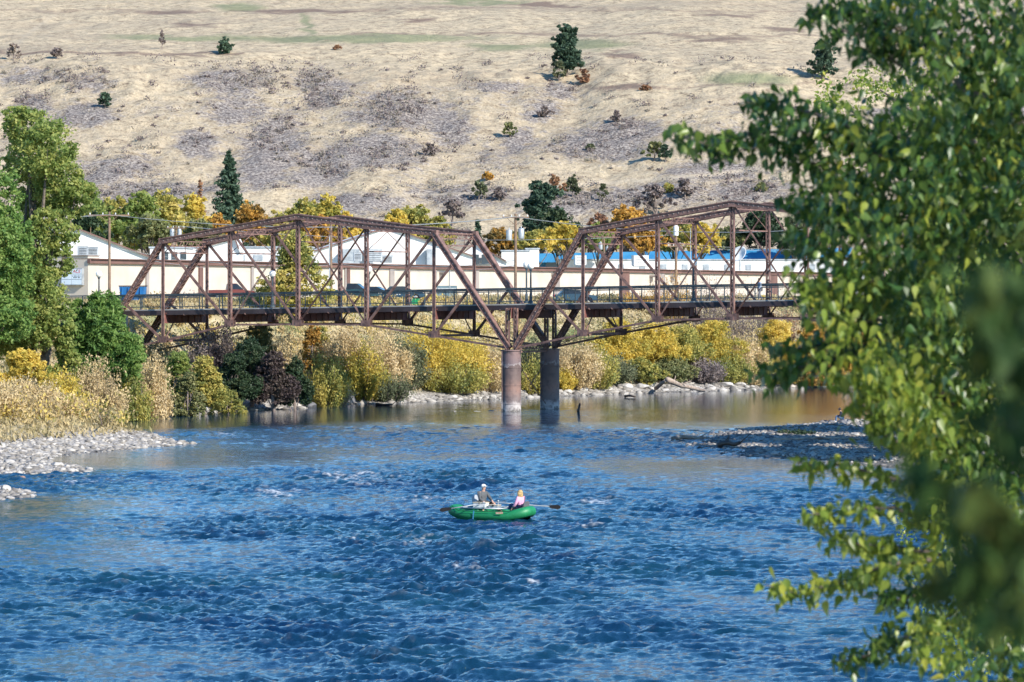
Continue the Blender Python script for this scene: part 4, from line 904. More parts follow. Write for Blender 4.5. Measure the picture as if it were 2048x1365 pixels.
# tree standing just behind the left span
tree(590, 466, 150, 352, 'yelgreen', 'slender yellow green tree showing through the middle of the left truss', 'slender_tree', n=15000, leaf=.14, nl=14, ybot=650, group=None)
sh(625, 650, 52, 338, 'orange', 'orange and green foliage hanging below the deck under the slender tree', 3000, 'bush', tl=-.1)
tree(560, 560, 110, 356, 'yelgreen', 'bushy half bare sapling left of the slender tree', 'sapling', n=2500, leaf=.15, ybot=620)
for px, w, yt, pal, lab, n in ((395, 70, 588, 'grey', 'bare thin brush behind the railing near the left end', 900), (525, 60, 590, 'olive', 'small olive brush behind the railing left of the slender tree', 1500), (660, 50, 592, 'olive', 'small dark brush behind the railing beside the pickup', 900), (1270, 80, 585, 'orange', 'thin orange brush behind the railing left in the right span', 1300),
        (1340, 90, 545, 'orange', 'half bare orange brush in front of the warehouse', 1500), (1420, 100, 545, 'grey', 'bare grey brush in front of the warehouse under the peak', 1600), (1490, 90, 550, 'grey', 'bare grey brush beside the person on the bridge', 1500), (1568, 50, 580, 'red', 'rusty orange bush behind the railing near the leaves', 1500), (1215, 60, 590, 'sage', 'low sage brush behind the railing near the green vehicle', 900)):
    sh(px, yt, w, 398 if px > 1000 else 372, pal, lab, n, leaf=.12)
# autumn trees behind the town
TG = 'autumn trees behind the white roofs'
def tt(px, yt, w, D, pal, label, n=3200, shape='round', **k): return tree(px, yt, w * 1.4, D, pal, label, k.pop('name', 'autumn_tree'), 'tree', int(n * 1.9), .26, 10, TG, shape=shape, ybot=k.pop('ybot', 500), **k)
tt(185, 398, 90, 610, 'cotton', 'dull green tree behind the left white gable', 3500); tt(235, 388, 80, 620, 'yelgreen', 'yellowish green tree above the left utility pole'); tt(285, 384, 80, 615, 'cotton', 'green tree right of the left cross arm', 3500, tl=.1); tt(335, 380, 90, 620, 'yelgreen', 'tall yellow and green tree left of the truss hip', 4200); tt(390, 388, 70, 640, 'yellow', 'golden tree above the left hip of the truss')
tt(175, 430, 80, 560, 'dark', 'dark bluish green tree right behind the left white gable', 2600, tl=-.1); tt(300, 435, 80, 560, 'olive', 'olive tree right of the left white gable', 2600); tt(400, 440, 70, 575, 'olive', 'small olive tree under the golden one'); tt(435, 430, 60, 600, 'orange', 'orange tree left of the tall blue green spruce')
tree(458, 300, 160, 660, 'conifer', 'tall blue green spruce standing above the left truss', 'spruce_tree', n=13000, leaf=.28, shape='conifer', tl=.2); tree(400, 358, 60, 670, 'red', 'dead rust coloured conifer left of the tall spruce', 'spruce_tree', n=700, leaf=.28, shape='conifer')
tt(505, 400, 70, 640, 'orange', 'pale orange tree right of the tall spruce'); tt(550, 430, 70, 600, 'yelgreen', 'yellow green tree left of the truss peak'); tt(610, 398, 80, 625, 'yelgreen', 'tall yellow green tree at the truss peak', 4200); tt(660, 392, 80, 620, 'yellow', 'golden green tree right of the truss peak', 4200, tl=-.2); tt(690, 425, 60, 590, 'yellow', 'yellow tree behind the bare pole'); tt(640, 435, 70, 585, 'orange', 'orange tree inside the upper left truss')
tt(795, 420, 60, 640, 'yellow', 'yellow tree above the right half of the left truss'); tt(835, 410, 70, 650, 'yelgreen', 'green and orange tree left of the grey brush', 3500); tt(875, 432, 50, 640, 'yelgreen', 'small yellow green tree right of the green and orange one')
tree(955, 440, 60, 640, 'conifer', 'small dark green conifer at the right hip of the left span', 'spruce_tree', n=1500, leaf=.3, shape='conifer')
tree(1082, 358, 130, 665, 'conifer', 'dark green ponderosa pine right of the tall pale pole', 'pine_tree', n=11000, leaf=.28, shape='pine', nl=14, ybot=480); tt(1110, 420, 90, 640, 'dark', 'dark green broad tree beside the ponderosa', 3500); tt(1130, 445, 80, 610, 'yellow', 'yellow orange tree under the dark ponderosa', tl=-.1); tt(1075, 465, 70, 620, 'yelgreen', 'low yellow green tree right of the pale pole'); tt(1000, 462, 60, 630, 'orange', 'brownish orange tree left of the pale pole', tl=-.2); tt(1030, 470, 50, 640, 'olive', 'low olive tree behind the transformers')
tt(1195, 455, 70, 610, 'cotton', 'green tree behind the left hip of the right truss'); tt(1250, 418, 100, 655, 'orange', 'rust orange tree above the right truss', 4000, tl=.1); tt(1200, 437, 80, 660, 'red', 'dull red brown tree left of the rust orange tree', 2600); tt(1290, 455, 70, 620, 'orange', 'orange tree inside the right truss'); tt(1345, 440, 80, 625, 'yelgreen', 'yellow green tree behind the pole with the white drum'); tt(1400, 450, 80, 620, 'yellow', 'golden tree left of the right peak', tl=-.1); tt(1290, 440, 60, 655, 'purple', 'dark reddish brown tree behind the orange one')
tt(1515, 428, 90, 640, 'dark', 'dark green rounded tree right of the right peak', 4500); tt(1455, 455, 60, 640, 'olive', 'small dark olive tree at the right peak'); tt(1590, 440, 70, 630, 'sage', 'pale green tree next to the foreground leaves'); tt(1660, 440, 90, 640, 'yelgreen', 'yellow green town tree behind the foreground leaves', 2500)
# hillside trees
HG = 'shrubs scattered on the hillside'
def hillD(px, py):
    lo, hi = 700., 1600.
    for _ in range(40):
        mid = (lo + hi) / 2; q = at(px, py, mid)
        if gz(q.x, mid) < q.z: lo = mid
        else: hi = mid
    return (lo + hi) / 2
def ht(px, yb, yt, w, pal, label, shape='bush', n=900, cat='shrub', name='shrub', leaf=.30, nl=5, group=HG, **k):
    D = hillD(px, yb); return tree(px, yt, w, D, pal, label, name, cat, n, leaf, nl, group, shape=shape, **k)
ht(1132, 152, 45, 84, 'conifer', 'large dark pine standing alone on the upper hillside', 'pine', 16000, 'tree', 'pine_tree', .3, 15, None, ybot=140)
ht(1118, 162, 122, 30, 'sage', 'grey green bush at the left foot of the large pine', n=1000); ht(1165, 168, 138, 28, 'red', 'rusty bush at the right foot of the large pine', n=900)
ht(450, 108, 76, 36, 'conifer', 'small round green tree alone on the left terrace', 'round', 2600, 'tree', 'small_tree', .3, 6, None, ybot=106, tl=.3)
ht(1646, 160, 78, 78, 'conifer', 'grey green pine on the terrace beside the foreground leaves', 'pine', 7000, 'tree', 'pine_tree', .3, 12, None, ybot=150, tl=.2)
ht(211, 217, 186, 34, 'conifer', 'dark juniper on the left slope', n=1300, cat='tree', name='juniper_tree', group=None, tl=.2); ht(28, 122, 84, 34, 'grey', 'grey bare bush on the terrace rim at far left', n=700); ht(115, 118, 96, 26, 'grey', 'small bare bush on the rim right of the far left one', n=500)
ht(958, 400, 362, 34, 'sage', 'grey green bush above the right end of the left span', n=1000); ht(998, 402, 376, 30, 'grey', 'grey bush right of the grey green one above the span', n=700); ht(905, 452, 400, 60, 'grey', 'broad grey brush above the chord of the left span', n=1400); ht(1145, 395, 350, 34, 'sage', 'dark green bush right of the ponderosa', n=1100, tl=-.2); ht(1112, 400, 350, 40, 'red', 'red brown bush between ponderosa and green bush', n=1100); ht(1206, 405, 366, 20, 'sage', 'narrow grey green bush on the lower right slope', n=700)
ht(1330, 325, 290, 26, 'conifer', 'small green juniper below the tip of the long leafy branch', n=900, tl=.2); ht(1308, 322, 285, 50, 'olive', 'olive brush left of the small green juniper', n=1100); ht(1310, 430, 372, 90, 'grey', 'wide grey lavender brush above the right truss', n=2200); ht(1370, 400, 358, 50, 'grey', 'grey brush right of the wide lavender one', n=1000); ht(1335, 385, 368, 30, 'yelgreen', 'small yellow green bush on the lower right slope', n=500); ht(1520, 385, 368, 36, 'olive', 'low olive bush under the pale path', n=600)
ht(1020, 275, 245, 30, 'olive', 'olive bush in the gully right of the middle', n=600); ht(1090, 235, 215, 40, 'grey', 'lavender bush on the slope below the large pine', n=700); ht(860, 312, 285, 30, 'grey', 'grey bush on the middle slope', n=500); ht(325, 100, 62, 12, 'grey', 'tiny bare tree on the left terrace', n=250); ht(1232, 245, 222, 22, 'grey', 'grey bush right of the middle gully', n=400); ht(1180, 300, 288, 20, 'sage', 'small sage bush in the right middle slope', n=250); ht(1290, 182, 170, 26, 'red', 'dark red bush on the line of the track', n=400); ht(675, 100, 92, 18, 'red', 'low rusty bush right of the small round tree', n=250); ht(975, 362, 345, 26, 'orange', 'small orange bush low on the middle slope', n=400)
# scrub: too many to count
def scrub():
    rg = np.random.default_rng(5); n = 60000; X = rg.uniform(-150, 160, n); Y = rg.uniform(742, 935, n); Z = height(X, Y); px, py = project(X, Y, Z)
    sc = ell(px, py, SCREE, .7); pr = .03 + .60 * sc * np.clip(.35 + 2.2 * fbm(X / 12, Y / 12, 3), 0, 1); pr = pr * np.where(py < 118, .02, 1); keep = rg.random(n) < pr * .38; X, Y, Z = X[keep], Y[keep], Z[keep]; n = len(X)
    k = 40; r = .35 + 1.7 * rg.random(n) ** 2 ; C = np.stack([X, Y, Z + r * .3], 1); Cc = np.repeat(C, k, 0) + rg.normal(size=(n * k, 3)) * np.repeat(r, k)[:, None] * np.array([.65, .65, .38])
    T = np.repeat(rg.random(n), k) * .7 + .3 * rg.random(n * k); V, Fc, T = leaf_cloud(Cc, .22, rg, T, .3)
    o = mesh_np('hillside_scrub', V, Fc, 4, leafmat('scrub_leaves', [(.13, .10, .10), (.19, .155, .15), (.26, .22, .19), (.23, .215, .15)], .1, .9), None, False, {'tint': ('FACE', T)})
    tag(o, 'low lavender grey scrub in patches over the dry hillside', 'scrub', None, 'stuff')
scrub()
# dry grass on the banks
def bankgrass():
    rg = np.random.default_rng(6); n = 200000; X = rg.uniform(-50, 60, n); Y = rg.uniform(225, 425, n); Z = height(X, Y); d = sdist(X, Y, MAIN); keep = (Z > .75) & (d > 3) & (rg.random(n) < .62) & (d < 45)
    X, Y, Z = X[keep], Y[keep], Z[keep]; n = len(X); k = 3; C = np.repeat(np.stack([X, Y, Z + .14], 1), k, 0) + rg.normal(size=(n * k, 3)) * np.array([.25, .25, .05]); A = np.tile(np.array([[0, 0, 1.]]), (n * k, 1))
    T = np.repeat(np.clip(.5 + .9 * fbm(X / 5, Y / 5, 3), 0, 1), k) * .75 + .25 * rg.random(n * k); V, Fc, T = leaf_cloud(C, .105, rg, T, 0, 1.9, A)
    V[:, 2] = V[:, 2]; o = mesh_np('bank_grass', V, Fc, 4, leafmat('dry_grass_blades', [(.13, .17, .05), (.34, .28, .14), (.50, .40, .22), (.55, .46, .28)], .25, .8), None, False, {'tint': ('FACE', T)})
    tag(o, 'dry straw coloured grass covering the far river bank', 'grass', None, 'stuff')
bankgrass()
def bankbrush():
    rg = np.random.default_rng(16); n = 9000; X = rg.uniform(-50, 62, n); Y = rg.uniform(240, 425, n); Z = height(X, Y); d = sdist(X, Y, MAIN); keep = (Z > .8) & (d > 3.5) & (d < 24) & (rg.random(n) < .85)
    X, Y, Z = X[keep], Y[keep], Z[keep]; n = len(X); k = 60; hh = rg.uniform(.7, 2.0, n) * np.clip(1.25 - Z / 11, .4, 1); t = rg.random(n * k) ** .7
    C = np.repeat(np.stack([X, Y, Z], 1), k, 0); r = np.repeat(hh, k) * .33; C += rg.normal(size=(n * k, 3)) * (r * (.5 + t))[:, None] * np.array([1, 1, .2]); C[:, 2] += t * np.repeat(hh, k)
    A = np.tile(np.array([[0, 0, 1.]]), (n * k, 1)); T = np.repeat(np.clip(.5 + 1.0 * fbm(X / 7, Y / 7, 3) + .35 * (rg.random(n) - .5), 0, 1), k) * .85 + .15 * rg.random(n * k); V, Fc, T = leaf_cloud(C, .105, rg, T, .2, 1.3, A)
    o = mesh_np('bank_brush', V, Fc, 4, leafmat('bank_brush_leaves', [(.10, .12, .06), (.26, .24, .12), (.44, .34, .19), (.60, .46, .22), (.70, .54, .14), (.22, .26, .08)], .35, .8), None, False, {'tint': ('FACE', T)})
    tag(o, 'tangle of low dry autumn brush between the larger bank shrubs', 'brush', None, 'stuff')
bankbrush()
# cottonwoods on the right bank outside the picture: their shade lies over the gravel bar
for x, y, lab in ((31, 240, 'cottonwood on the right bank casting shade over the gravel bar'), (36, 258, 'cottonwood farther back on the right bank by the gravel bar'), (29, 224, 'nearest cottonwood on the right bank beyond the picture edge')):
    g = gz(x, y); big_tree(x, y, g, [(x, y, g + 13, 5, 5, 6), (x - 2, y + 2, g + 9, 5, 5, 4), (x + 3, y - 1, g + 10, 4.5, 4.5, 5), (x, y - 3, g + 8, 4, 4, 4)], 'cotton', lab, 9000, .45, group='cottonwoods on the right bank')

# ---------------------------------------------------------------- stones and driftwood
ICO_bm = bmesh.new(); bmesh.ops.create_icosphere(ICO_bm, subdivisions=1, radius=1); ICO_V = np.array([v.co[:] for v in ICO_bm.verts]); ICO_F = np.array([[v.index for v in f.verts] for f in ICO_bm.faces]); ICO_bm.free()
def stones(pts, sizes, name, mm, label, seed=1, flat=.55):
    rg = np.random.default_rng(seed); n = len(pts); nv = len(ICO_V)
    V = ICO_V[None] * (1 + .25 * rg.normal(size=(n, nv, 1))) * (sizes[:, None, None] * np.stack([rg.uniform(.7, 1.3, n), rg.uniform(.7, 1.2, n), rg.uniform(flat * .7, flat * 1.2, n)], 1)[:, None, :])
    a = rg.random(n) * 6.28; ca, sa = np.cos(a)[:, None], np.sin(a)[:, None]; V = np.stack([V[..., 0] * ca - V[..., 1] * sa, V[..., 0] * sa + V[..., 1] * ca, V[..., 2]], -1) + pts[:, None, :]
    Fc = (ICO_F[None] + (np.arange(n) * nv)[:, None, None]).reshape(-1, 3); T = np.repeat(rg.random(n), len(ICO_F))
    o = mesh_np(name, V.reshape(-1, 3), Fc, 3, mm, None, False, {'tint': ('FACE', T)}); tag(o, label, 'gravel', None, 'stuff'); return o
def stonemat(name, cols):
    m, nt, b = mat(name); n = len(cols); c = ramp(nt, attr(nt, 'tint'), [(i / (n - 1), q) for i, q in enumerate(cols)])
    c = mix(nt, ramp(nt, noise(nt, 3, 4), [(.4, (.0, .0, .0)), (.7, (.5, .5, .5))]), c, (.22, .20, .18)); nt.links.new(c, b.inputs['Base Color']); b.inputs['Roughness'].default_value = .85; return m
SM = stonemat('pale_gravel_stones', [(.12, .11, .10), (.24, .22, .195), (.35, .325, .29), (.50, .47, .43)]); SD = stonemat('damp_gravel_stones', [(.07, .07, .075), (.13, .12, .12), (.22, .20, .18), (.50, .47, .42)])
def scatter(x0, x1, y0, y1, n, test, seed):
    rg = np.random.default_rng(seed); X = rg.uniform(x0, x1, n); Y = rg.uniform(y0, y1, n); Z = height(X, Y); k = test(X, Y, Z); return np.stack([X[k], Y[k], Z[k]], 1)
p = scatter(-42, -6, 178, 285, 26000, lambda X, Y, Z: (Z > -.12) & (Z < .85), 21); stones(p, np.random.default_rng(1).uniform(.07, .26, len(p)) ** 1.0, 'gravel', SM, 'pale rounded stones covering the left gravel bars')
p = scatter(-40, 60, 285, 410, 60000, lambda X, Y, Z: (Z > -.05) & (Z < 1.0) & (sdist(X, Y, MAIN) < 3.0 + 3 * fbm(X / 6, Y / 6, 3)), 22); stones(p, .10 + .40 * np.random.default_rng(2).random(len(p)) ** 3, 'gravel', SM, 'pale stones and cobbles along the far shore')
p = scatter(4, 62, 205, 300, 26000, lambda X, Y, Z: (Z > -.06) & (sdist(X, Y, BAR) > -2), 23); stones(p, .06 + .16 * np.random.default_rng(3).random(len(p)) ** 2, 'gravel', SD, 'damp dark stones covering the right gravel bar')
def lineof(pts, n, jit, seed):
    rg = np.random.default_rng(seed); P_ = [onwater(*q) for q in pts]; out = []
    for i in range(n):
        t = rg.random() * (len(P_) - 1); k = int(t); f = t - k; x = P_[k][0] * (1 - f) + P_[k + 1][0] * f + rg.normal() * .3; y = P_[k][1] * (1 - f) + P_[k + 1][1] * f + rg.normal() * jit; out.append((x, y, gz(x, y) + .08))
    return np.array(out)
p = lineof([(1485, 861), (1560, 857), (1640, 856), (1685, 858)], 420, .7, 31); stones(p, np.random.default_rng(4).uniform(.08, .22, len(p)), 'gravel', SM, 'ridge of stones on the right gravel bar, coloured pale for sunlight')  # sunlight on the ridge is put in by the paler stone colour
p = lineof([(1560, 915), (1650, 918), (1780, 926)], 200, .8, 32); stones(p, np.random.default_rng(5).uniform(.08, .2, len(p)), 'gravel', SM, 'pale stones along the near edge of the right gravel bar')
def ghit(px, py):
    x, y = onwater(px, py); prev = y
    D_ = y
    if gz(x, y) <= .02: return x, y, max(gz(x, y), -.1)
    for _ in range(400):
        q = at(px, py, D_)
        g = gz(q.x, D_)
        if g <= q.z: break
        D_ -= .25
    q = at(px, py, D_); return q.x, D_, gz(q.x, D_)
RG = 'single boulders along the shores'
def boulder(px, py, wpx, hpx, label, mm='rockp', ang=0.0, seed=0, group=RG):
    x, y, z = ghit(px, py); k = y / F; w = wpx * k / 2; h = hpx * k
    bm = bmesh.new(); bmesh.ops.create_icosphere(bm, subdivisions=3, radius=1); R_ = np.random.default_rng(int(px * 7 + py)); pl = [(Vector(R_.normal(size=3)).normalized(), R_.uniform(.55, .9)) for _ in range(9)]
    for v in bm.verts:
        for n_, d_ in pl:
            e_ = v.co.dot(n_) - d_
            if e_ > 0: v.co -= n_ * e_
        v.co *= 1 + .05 * fbm(np.array([v.co.x * 3 + px]), np.array([v.co.y * 3 + v.co.z * 2]), 3)[0]
        v.co = Vector((v.co.x * w, v.co.y * w * .8, v.co.z * h * .62))
    me = bpy.data.meshes.new('boulder'); bm.to_mesh(me); bm.free(); me.materials.append(M[mm]); o = bpy.data.objects.new('boulder', me); COL.objects.link(o); o.location = (x, y, z + h * .25); o.rotation_euler = (0, ang, .3); tag(o, label, 'boulder', group)
boulder(697, 806, 32, 22, 'large dark slanted slab of rock at the far shore', 'rockd', .5); boulder(618, 816, 34, 16, 'dark rounded boulder at the right end of the dark thicket', 'rockd'); boulder(583, 819, 40, 8, 'flat grey rock at the waterline under the dark thicket', 'rockd'); boulder(508, 822, 34, 6, 'flat pale rock at the waterline under the dark thicket', 'rockp'); boulder(655, 812, 24, 7, 'small grey rock between the two larger dark ones', 'rockd')
boulder(155, 838, 26, 12, 'pale boulder at the left bank waterline, leftmost', 'rockp'); boulder(215, 832, 22, 7, 'pale flat boulder under the tan willow', 'rockp'); boulder(272, 828, 22, 9, 'pale boulder below the tan shrub', 'rockp'); boulder(318, 822, 34, 15, 'white jagged boulder below the green shrub', 'rockp'); boulder(345, 820, 26, 12, 'white jagged boulder right of the first one', 'rockp'); boulder(395, 820, 70, 16, 'long pale slab sloping into the water below the olive mound', 'rockp', .2)
for px, py, w, h, lab in ((770, 802, 22, 9, 'pale boulder right of the slanted slab'), (905, 797, 26, 10, 'pale boulder below the yellow willows'), (920, 800, 14, 6, 'small pale boulder below the yellow willows'), (985, 796, 18, 8, 'pale boulder left of the near pier'), (1135, 785, 20, 9, 'pale boulder right of the far pier'), (1165, 782, 26, 14, 'pale blocky boulder on the bank right of the far pier'), (1190, 775, 30, 18, 'largest pale block on the bank right of the far pier'),
        (1215, 780, 26, 12, 'pale boulder under the grey green brush'), (1250, 778, 34, 14, 'white slab under the yellow green brush'), (1285, 776, 30, 12, 'white boulder left of the fallen log'), (1300, 772, 22, 10, 'pale boulder against the fallen log'), (1330, 782, 16, 8, 'small pale rock under the fallen log'), (1398, 781, 20, 9, 'white boulder at the tip of the fallen log'), (1420, 776, 26, 10, 'pale slab right of the fallen log'), (1450, 772, 34, 12, 'long pale slab at the far shore'), (1480, 772, 26, 10, 'pale rock left of the foreground leaves')):
    boulder(px, py, w, h, lab)
boulder(1388, 782, 16, 8, 'dark rock beside the tip of the fallen log', 'rockd')
boulder(909, 824, 12, 4, 'pale stone just breaking the water left of the near pier', 'rockp'); boulder(955, 823, 22, 4, 'flat pale stone in the riffle left of the near pier', 'rockp'); boulder(982, 822, 14, 5, 'white stone touching the near pier', 'rockp')
for px, py, w, h, lab in ((112, 932, 22, 10, 'largest white boulder on the small left bar'), (143, 944, 18, 9, 'white boulder at the tip of the small left bar'), (162, 947, 12, 6, 'white stone off the tip of the small left bar'), (177, 948, 9, 5, 'last white stone in the water off the small left bar'), (20, 928, 30, 12, 'pale boulder on the small left bar at the picture edge'), (68, 935, 22, 9, 'pale boulder in the middle of the small left bar'), (10, 982, 26, 14, 'white boulder on the lowest left bar'), (46, 990, 14, 6, 'white stone at the tip of the lowest left bar'), (98, 992, 10, 4, 'tiny pale stone in the shallows of the lowest bar')):
    boulder(px, py, w, h, lab)
for px, py, w, h, lab in ((45, 957, 14, 10, 'pinkish boulder standing in the left rapids'), (52, 961, 24, 6, 'reddish flat rock beside the pinkish boulder'), (155, 967, 46, 9, 'reddish brown rock in the left rapids'), (296, 966, 32, 5, 'flat reddish rock awash in the river'), (232, 973, 8, 4, 'tiny reddish stone in the left rapids'), (88, 960, 20, 4, 'brown flat stone in the left rapids')):
    boulder(px, py, w, h, lab, 'rockr')
for px, py, w, h, lab in ((1650, 846, 22, 9, 'dark rock left of the sitting person'), (1664, 848, 20, 10, 'dark rock in front of the sitting person'), (1684, 848, 24, 10, 'dark rock the person sits on'), (1700, 846, 22, 10, 'dark rock right of the sitting person'), (1500, 908, 14, 7, 'dark stone at the lower edge of the right bar'), (1478, 914, 10, 5, 'small dark stone left of the lower edge of the right bar'), (1506, 900, 16, 8, 'dark stone in the shallows of the right bar'), (1575, 848, 10, 5, 'dark stone at the upper edge of the right bar'), (1345, 884, 18, 4, 'dark flat rock awash near the orange log')):
    boulder(px, py, w, h, lab, 'rockd')
boulder(1712, 872, 22, 10, 'bluish pale rock on the right bar by the leaves', 'rockp')
def log(pts, r, mm, label, nb=2, cat='log', name='driftwood_log'):
    P_ = []
    for px, py, dz in pts: x, y, z = ghit(px, py + dz * 20); P_.append(Vector((x, y, max(z, 0) + dz)))
    rg = np.random.default_rng(int(pts[0][0])); mb = MB(); Q = []
    for a, b in zip(P_[:-1], P_[1:]): Q += [a, a.lerp(b, .5) + Vector((0, rg.normal() * .1, rg.normal() * .05))]
    Q.append(P_[-1]); n = len(Q); mb.tube(Q, [r * (1 - .5 * i / n) * rg.uniform(.9, 1.1) for i in range(n)], 9)
    for k in range(nb):
        a = Q[rg.integers(1, n)]; mb.tube([a, a + Vector((rg.normal() * .5, rg.normal() * .5, rg.uniform(.2, .7)))], [r * .3, r * .1], 5)
    o = mb.build(name, M[mm], None, True); tag(o, label, cat)
log([(1335, 762, 1.6), (1360, 772, .9), (1408, 782, .2)], .26, 'drift', 'long pale fallen log slanting down the far shore', 4); log([(1312, 776, .3), (1330, 764, 1.4)], .2, 'drift', 'short broken log left of the long fallen one'); log([(752, 809, .12), (784, 810, .1)], .13, 'wet', 'thin dark log floating at the far shore', 1); log([(1250, 793, .1), (1270, 794, .1)], .12, 'wet', 'small dark log off the pale boulders', 0)
log([(1346, 879, .12), (1380, 877, .14), (1412, 877, .1)], .17, 'drift', 'orange brown log stranded at the left tip of the right bar', 1); log([(1436, 892, .12), (1455, 889, .25), (1480, 888, .3)], .19, 'wet', 'dark gnarled log on the lower part of the right bar', 3); log([(1548, 880, .1), (1640, 878, .14), (1720, 879, .1)], .12, 'drift', 'long thin pale log lying across the right bar', 1)
log([(206, 866, .1), (203, 858, 1.0), (199, 851, 1.7)], .05, 'drift', 'thin white stick standing in the water by the left bar', 1, 'branch', 'driftwood_stick'); log([(1156, 822, -.1), (1158, 818, .45), (1160, 812, .95)], .13, 'wet', 'dark broken post leaning out of the water right of the piers', 0, 'post', 'broken_post')

# ---------------------------------------------------------------- people
SKIN = paint('skin', (.55, .33, .24), (.50, .29, .21), 8, .5)
def skin(name, pts, edges, rad, mm, parent, sub=2, smooth_=True):
    names = list(pts); idx = {k: i for i, k in enumerate(names)}
    me = bpy.data.meshes.new(name); me.from_pydata([tuple(pts[k]) for k in names], [(idx[a], idx[b]) for a, b in edges], []); o = bpy.data.objects.new(name, me); COL.objects.link(o)
    md = o.modifiers.new('s', 'SKIN'); md.use_smooth_shade = True; o.modifiers.new('u', 'SUBSURF').levels = sub
    for i, k in enumerate(names):
        sv = me.skin_vertices[0].data[i]; r = rad[k]; sv.radius = r if isinstance(r, tuple) else (r, r); sv.use_root = (i == 0)
    dg = bpy.context.evaluated_depsgraph_get(); dg.update(); nm = bpy.data.meshes.new_from_object(o.evaluated_get(dg)); bpy.data.objects.remove(o)
    nm.name = name; nm.materials.clear(); nm.materials.append(mm); o = bpy.data.objects.new(name, nm); COL.objects.link(o); o.parent = parent
    nm.polygons.foreach_set('use_smooth', [True] * len(nm.polygons)); return o
def V3(*a): return Vector(a)
def person(loc, rz, label, P_, top, bottom, shoes, hat=None, hair=None, hairlong=False, shorts=False, group=None, scale=1.0):
    """P_: joints with +x forward, origin at the hips"""
    e = empty('person', loc, rz, label, 'person', group); e.scale = (1.05 * scale,) * 3
    pts = {}; rad = {}; ed = []
    def put(k, p, r): pts[k] = Vector(p); rad[k] = r
    hip, chest, neck, head = P_['hip'], P_['chest'], P_['neck'], P_['head']
    put('hip', hip, .135); put('waist', hip.lerp(chest, .5), .125); put('chest', chest, (.15, .12)); put('neck', neck, .058); put('jaw', head - V3(0, 0, .05) + P_.get('face', V3(1, 0, 0)) * .02, .078); put('head', head, .098); put('crown', head + V3(0, 0, .075), .075)
    ed += [('hip', 'waist'), ('waist', 'chest'), ('chest', 'neck'), ('neck', 'jaw'), ('jaw', 'head'), ('head', 'crown')]
    fc = P_.get('face', V3(1, 0, 0)); put('nose', head + fc * .115 - V3(0, 0, .015), .014); ed.append(('head', 'nose'))
    for s, n in ((1, 'l'), (-1, 'r')):
        put('sh' + n, P_['sh' + n], .062); put('el' + n, P_['el' + n], .042); put('wr' + n, P_['wr' + n], .028)
        d = (P_['wr' + n] - P_['el' + n]).normalized(); side = d.cross(V3(0, 0, 1)).normalized(); up = side.cross(d)
        put('pa' + n, P_['wr' + n] + d * .055, (.036, .02)); ed += [('chest', 'sh' + n), ('sh' + n, 'el' + n), ('el' + n, 'wr' + n), ('wr' + n, 'pa' + n)]
        for f in range(4):
            b = P_['wr' + n] + d * .10 + side * (.026 - .0175 * f); L = (.034, .040, .037, .028)[f]
            put(f'f{f}a' + n, b, .009); put(f'f{f}b' + n, b + d * L - up * .014, .008); put(f'f{f}c' + n, b + d * (L * .9) - up * .042, .007)
            ed += [('pa' + n, f'f{f}a' + n), (f'f{f}a' + n, f'f{f}b' + n), (f'f{f}b' + n, f'f{f}c' + n)]
        tb = P_['wr' + n] + d * .04 + side * (s * .035); put('ta' + n, tb, .010); put('tb' + n, tb + d * .035 + side * (s * .012) - up * .02, .008); ed += [('wr' + n, 'ta' + n), ('ta' + n, 'tb' + n)]
        put('hj' + n, hip + V3(0, .085 * s, -.02) if 'hj' + n not in P_ else P_['hj' + n], .092); put('kn' + n, P_['kn' + n], .06); put('an' + n, P_['an' + n], .04); put('to' + n, P_['an' + n] + P_.get('toe', V3(.17, 0, -.05)), .03)
        ed += [('hip', 'hj' + n), ('hj' + n, 'kn' + n), ('kn' + n, 'an' + n), ('an' + n, 'to' + n)]
    skin('body', pts, ed, rad, SKIN, e, 1)
    def cloth(name, ks, es, add, mm):
        r2 = {}
        for k in ks:
            r = rad[k]; r2[k] = (r[0] + add, r[1] + add) if isinstance(r, tuple) else r + add
        return skin(name, {k: pts[k] for k in ks}, es, r2, mm, e, 1)
    pts['col'] = chest.lerp(neck, .8); rad['col'] = .065
    for n in 'lr': pts['cu' + n] = pts['el' + n].lerp(pts['wr' + n], .9); rad['cu' + n] = .03; pts['mk' + n] = pts['hj' + n].lerp(pts['kn' + n], .8); rad['mk' + n] = .066
    cloth('jacket', ['waist', 'hip', 'chest', 'col', 'shl', 'ell', 'cul', 'shr', 'elr', 'cur'], [('waist', 'hip'), ('waist', 'chest'), ('chest', 'col'), ('chest', 'shl'), ('shl', 'ell'), ('ell', 'cul'), ('chest', 'shr'), ('shr', 'elr'), ('elr', 'cur')], .028, top)
    if shorts: cloth('shorts', ['hip', 'hjl', 'hjr', 'mkl', 'mkr'], [('hip', 'hjl'), ('hip', 'hjr'), ('hjl', 'mkl'), ('hjr', 'mkr')], .022, bottom)
    else: cloth('trousers', ['hip', 'hjl', 'hjr', 'knl', 'knr', 'anl', 'anr'], [('hip', 'hjl'), ('hip', 'hjr'), ('hjl', 'knl'), ('hjr', 'knr'), ('knl', 'anl'), ('knr', 'anr')], .02, bottom)
    for n in 'lr': cloth('shoe', ['an' + n, 'to' + n], [('an' + n, 'to' + n)], .015, shoes)
    up = (pts['crown'] - pts['head']).normalized()
